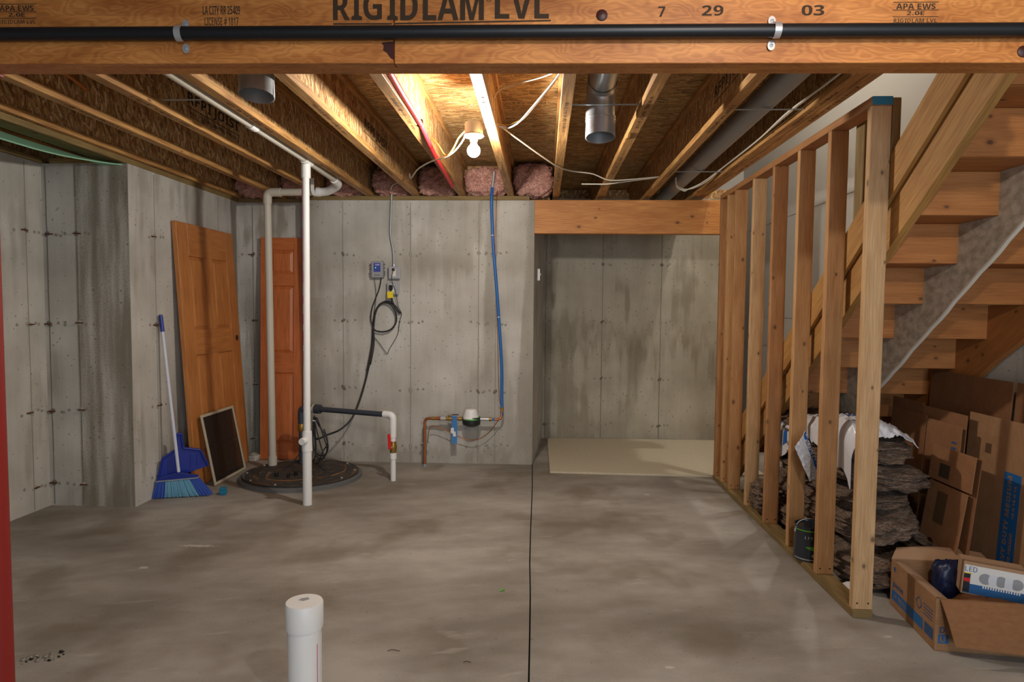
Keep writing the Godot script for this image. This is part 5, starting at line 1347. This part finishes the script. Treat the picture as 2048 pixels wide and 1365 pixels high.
	obj("printed_ring", S().tube(curve([cf * Vector3(-0.001, 0.165, -0.15), cf * Vector3(-0.001, 0.14, -0.125), cf * Vector3(-0.001, 0.115, -0.15), cf * Vector3(-0.001, 0.14, -0.175), cf * Vector3(-0.001, 0.165, -0.15)], 6), 0.0015, 6), M.print_navy, ob)
	for q in 4:
		obj("printed_line", S().box(cf * Vector3(-0.0004, 0.155 - q * 0.014, -0.065), Vector3(0.0008, 0.004, 0.085), cf.basis, 0.0), M.print_navy, ob)
	obj("printed_dot", S().lathe([Vector2(0, 0), Vector2(0.013, 0), Vector2(0.013, 0.0006), Vector2(0, 0.0006)], 16, Transform3D(Basis(Vector3.BACK, PI / 2), cf * Vector3(0, 0.185, -0.405))), M.print_navy, ob)
	letters("pane", cf * Vector3(-0.0008, 0.108, -0.365), cf.basis.z, Vector3.UP, 0.030, 0.11, M.print_navy, ob)
	obj("printed_text", stamp(cf * Vector3(-0.0012, 0.060, -0.41), cf.basis.z, Vector3.UP, 0.024, 0.13), M.card[0], ob).set_meta("kind", "stuff")
	obj("printed_panel", S().box(cf * Vector3(0.033, 0.052, 0.0004), Vector3(0.040, 0.038, 0.0008), cf.basis, 0.0), M.print_blue, ob)
	letters("D", cf * Vector3(0.028, 0.090, 0.0006), cf.basis.x, Vector3.UP, 0.026, 0.022, M.print_navy, ob)
	letters("U", cf * Vector3(0.030, 0.052, 0.0010), cf.basis.x, Vector3.UP, 0.026, 0.020, M.card[0], ob)
	obj("flap", S().sheet(8, 8, func(u: float, v: float): return cf * Vector3(0.012 + u * (W - 0.016) - v * (0.0 if u > 0.5 else 0.0) + v * 0.018 * (1.0 - u), H - v * (0.152 + 0.02 * u), 0.008 + v * 0.095 + 0.010 * sin(v * PI)), 0.005), M.card[1], ob, "front flap folded outward")
	obj("flap", S().sheet(8, 6, func(u: float, v: float): return cf * Vector3(u * W + v * 0.06 * (1.0 - u), H + v * 0.035 * sin(u * 2.0 + 0.6), -D - v * 0.10), 0.005), M.card_in, ob, "back flap")
	obj("flap", S().sheet(6, 6, func(u: float, v: float): return cf * Vector3(0.004 + v * 0.13, H - 0.004 - v * v * 0.085, -0.03 - u * (D - 0.06)), 0.004), M.card_in, ob, "left flap folded inward")
	# what the carton holds
	var pk := thing("bulb_package", "white and blue retail pack of lamp bulbs marked LED inside the open carton", "package", V(1.94, 0.18, 2.93))
	var pf := Transform3D(Basis(V(0.93, -0.062, -0.355).normalized(), Vector3(0.062, 0.998, 0.0).normalized(), Vector3.BACK).orthonormalized(), V(1.842, 0.178, 2.942))
	var pb := func(called: String, x0: float, y0: float, x1: float, y1: float, z: float, m: Material) -> void:
		obj(called, S().box(pf * Vector3((x0 + x1) / 2, (y0 + y1) / 2, z), Vector3(x1 - x0, y1 - y0, 0.0008), pf.basis, 0.0), m, pk)
	obj("box", S().box(pf * Vector3(0.115, 0.072, -0.05), Vector3(0.23, 0.144, 0.10), pf.basis, 0.002), M.card_in, pk)
	pb.call("printed_panel", 0.006, 0.046, 0.228, 0.130, 0.0005, M.paper)
	pb.call("printed_panel", 0.006, 0.006, 0.228, 0.048, 0.0006, M.print_blue)
	pb.call("printed_panel", 0.006, 0.010, 0.030, 0.092, 0.0012, M.black)
	pb.call("printed_panel", 0.006, 0.092, 0.036, 0.096, 0.0013, M.yellow)
	pb.call("printed_panel", 0.007, 0.056, 0.029, 0.072, 0.0018, M.red_handle)
	letters("LED", pf * Vector3(0.030, 0.113, 0.001), pf.basis.x, pf.basis.y, 0.022, 0.044, M.print_blue, pk, false)
	for q in 5:
		var cx := 0.085 + q * 0.028
		obj("printed_bulb", S().lathe([Vector2(0, 0.0008), Vector2(0.024, 0.0008), Vector2(0.024, 0.0014), Vector2(0, 0.0016 + q * 0.0003)], 20, Transform3D(Basis(pf.basis.x, pf.basis.z, -pf.basis.y), pf * Vector3(cx, 0.080, 0.0))), M.grey_plastic if q % 2 == 0 else M.film, pk)
		for r in 3:
			pb.call("printed_line", cx - 0.008 + r * 0.009, 0.038, cx - 0.003 + r * 0.009, 0.054, 0.0022, M.paper)
	var bb := obj("blue_packet", S().lump(V(1.90, 0.135, 3.08), Vector3(0.085, 0.128, 0.05), 7.0, func(q: Vector3): return q * bn.get_noise_3d(q.x * 3.0, q.y * 3.0, q.z * 3.0) * 0.012, 36, 28), M.navy)
	tag(bb, "dark blue packet tucked behind the LED pack in the open carton", "packet")
	var gr := obj("brown_packet", S().lump(V(1.93, 0.092, 2.90), Vector3(0.12, 0.085, 0.075), 5.0, func(q: Vector3): return q * bn.get_noise_3d(q.x * 2.0, q.y * 2.0, q.z * 2.0) * 0.01, 28, 20), M.card[2])
	tag(gr, "brown carton packet at the bottom of the open carton, under the LED pack", "packet")


# a wide window in the wall behind the camera lets in cool daylight
func daylight() -> void:
	var w := struct("window_1", S().box(V(1.2, 1.35, -2.585), Vector3(2.4, 1.5, 0.02), Basis(), 0.0), M.sky_pane)
	for q in [[1.2, 0.57, 2.5, 0.06], [1.2, 2.13, 2.5, 0.06], [-0.02, 1.35, 0.06, 1.5], [2.42, 1.35, 0.06, 1.5], [1.2, 1.35, 0.05, 1.5]]:
		obj("frame_bar", S().box(V(q[0], q[1], -2.56), Vector3(q[2], q[3], 0.07)), M.pvc, w)
	var l := AreaLight3D.new()
	l.name = "window_light"
	l.area_size = Vector2(2.3, 1.4)
	l.light_energy = 7.0
	l.light_color = Color(0.86, 0.93, 1.0)
	l.shadow_enabled = true
	add_child(l)
	l.position = V(1.2, 1.35, -2.50)


func floor_litter() -> void:
	var g := obj("green_scrap", S().sheet(6, 3, func(u: float, v: float): return V(-0.205 + u * 0.030, 0.002 + 0.006 * sin(u * 3.0) * sin(v * 3.1), 3.23 + v * 0.014 + 0.006 * u), 0.001), M.can_green)
	tag(g, "tiny bright green scrap on the floor left of the joint", "scrap")
	var d := thing("crumbled_debris", "small heap of grey crumbs on the floor beside the red post", "debris", V(-1.95, 0, 2.47))
	for i in 26:
		var p := Vector2(R.randf_range(0.0, 0.15), R.randf_range(0.0, 0.07))
		var r := R.randf_range(0.003, 0.008)
		obj("crumb", S().lump(V(-2.04 + p.x, r * 0.4, 2.42 + p.y + p.x * 0.4), Vector3(r * 1.3, r * 0.6, r), 2.5, func(q: Vector3): return q * 0.002 * sin(q.x * 9.0 + q.y * 7.0), 8, 6), M.boss if i % 3 else M.under, d)
	for q in [[-0.62, 2.62, "thin dark twig on the floor right of the capped pipe stub", 0.05], [-0.30, 2.55, "short dark splinter on the floor near the joint", 0.03]]:
		var o := obj("twig", S().tube(curve([V(q[1] * 0.0 + q[0], 0.003, q[1]), V(q[0] + q[3] * 0.4, 0.005, q[1] + 0.006), V(q[0] + q[3], 0.003, q[1] + 0.002)], 4), 0.0012, 6), M.under)
		tag(o, q[2], "twig")


func _ready() -> void:
	R.seed = 4
	# camera: 1.40 m up, turned slightly left and down, with a small vertical lens shift
	var cam := Camera3D.new()
	cam.name = "camera"
	add_child(cam)
	cam.position = Vector3(0, 1.40, 0)
	cam.rotation_degrees = Vector3(-3.2, 2.645, 0.5)
	cam.projection = Camera3D.PROJECTION_FRUSTUM
	cam.near = 0.1
	cam.far = 60.0
	cam.size = 0.1 * 1365.0 / 1330.0
	cam.frustum_offset = Vector2(0, 0.1 * 12.2 / 1330.0)
	cam.current = true
	var we := WorldEnvironment.new()
	var env := Environment.new()
	env.background_mode = Environment.BG_COLOR
	env.background_color = Color(0, 0, 0)
	env.tonemap_mode = Environment.TONE_MAPPER_LINEAR
	env.tonemap_exposure = 1.08
	env.sdfgi_enabled = true
	env.ssao_enabled = true
	env.ssil_enabled = true
	we.environment = env
	we.name = "environment"
	add_child(we)
	materials()
	daylight()
	print("materials ", Time.get_ticks_msec())
	shell()
	ceiling_frame()
	dropped_beam()
	stud_wall()
	stairs()
	lamp(V(-0.402, 2.305, 3.80), 2.0, "bare glowing bulb in a white ceramic holder under the joists")
	lamp(V(0.70, 2.45, 0.35), 1.6, "bare glowing bulb on the near side of the stamped beam")
	lamp(V(2.0, 4.88, 5.0), 3.2, "bare glowing bulb high up in the stairwell")
	sump_corner()
	overhead_runs()
	water_service()
	left_corner()
	storage()
	floor_litter()
	print("built ", Time.get_ticks_msec())
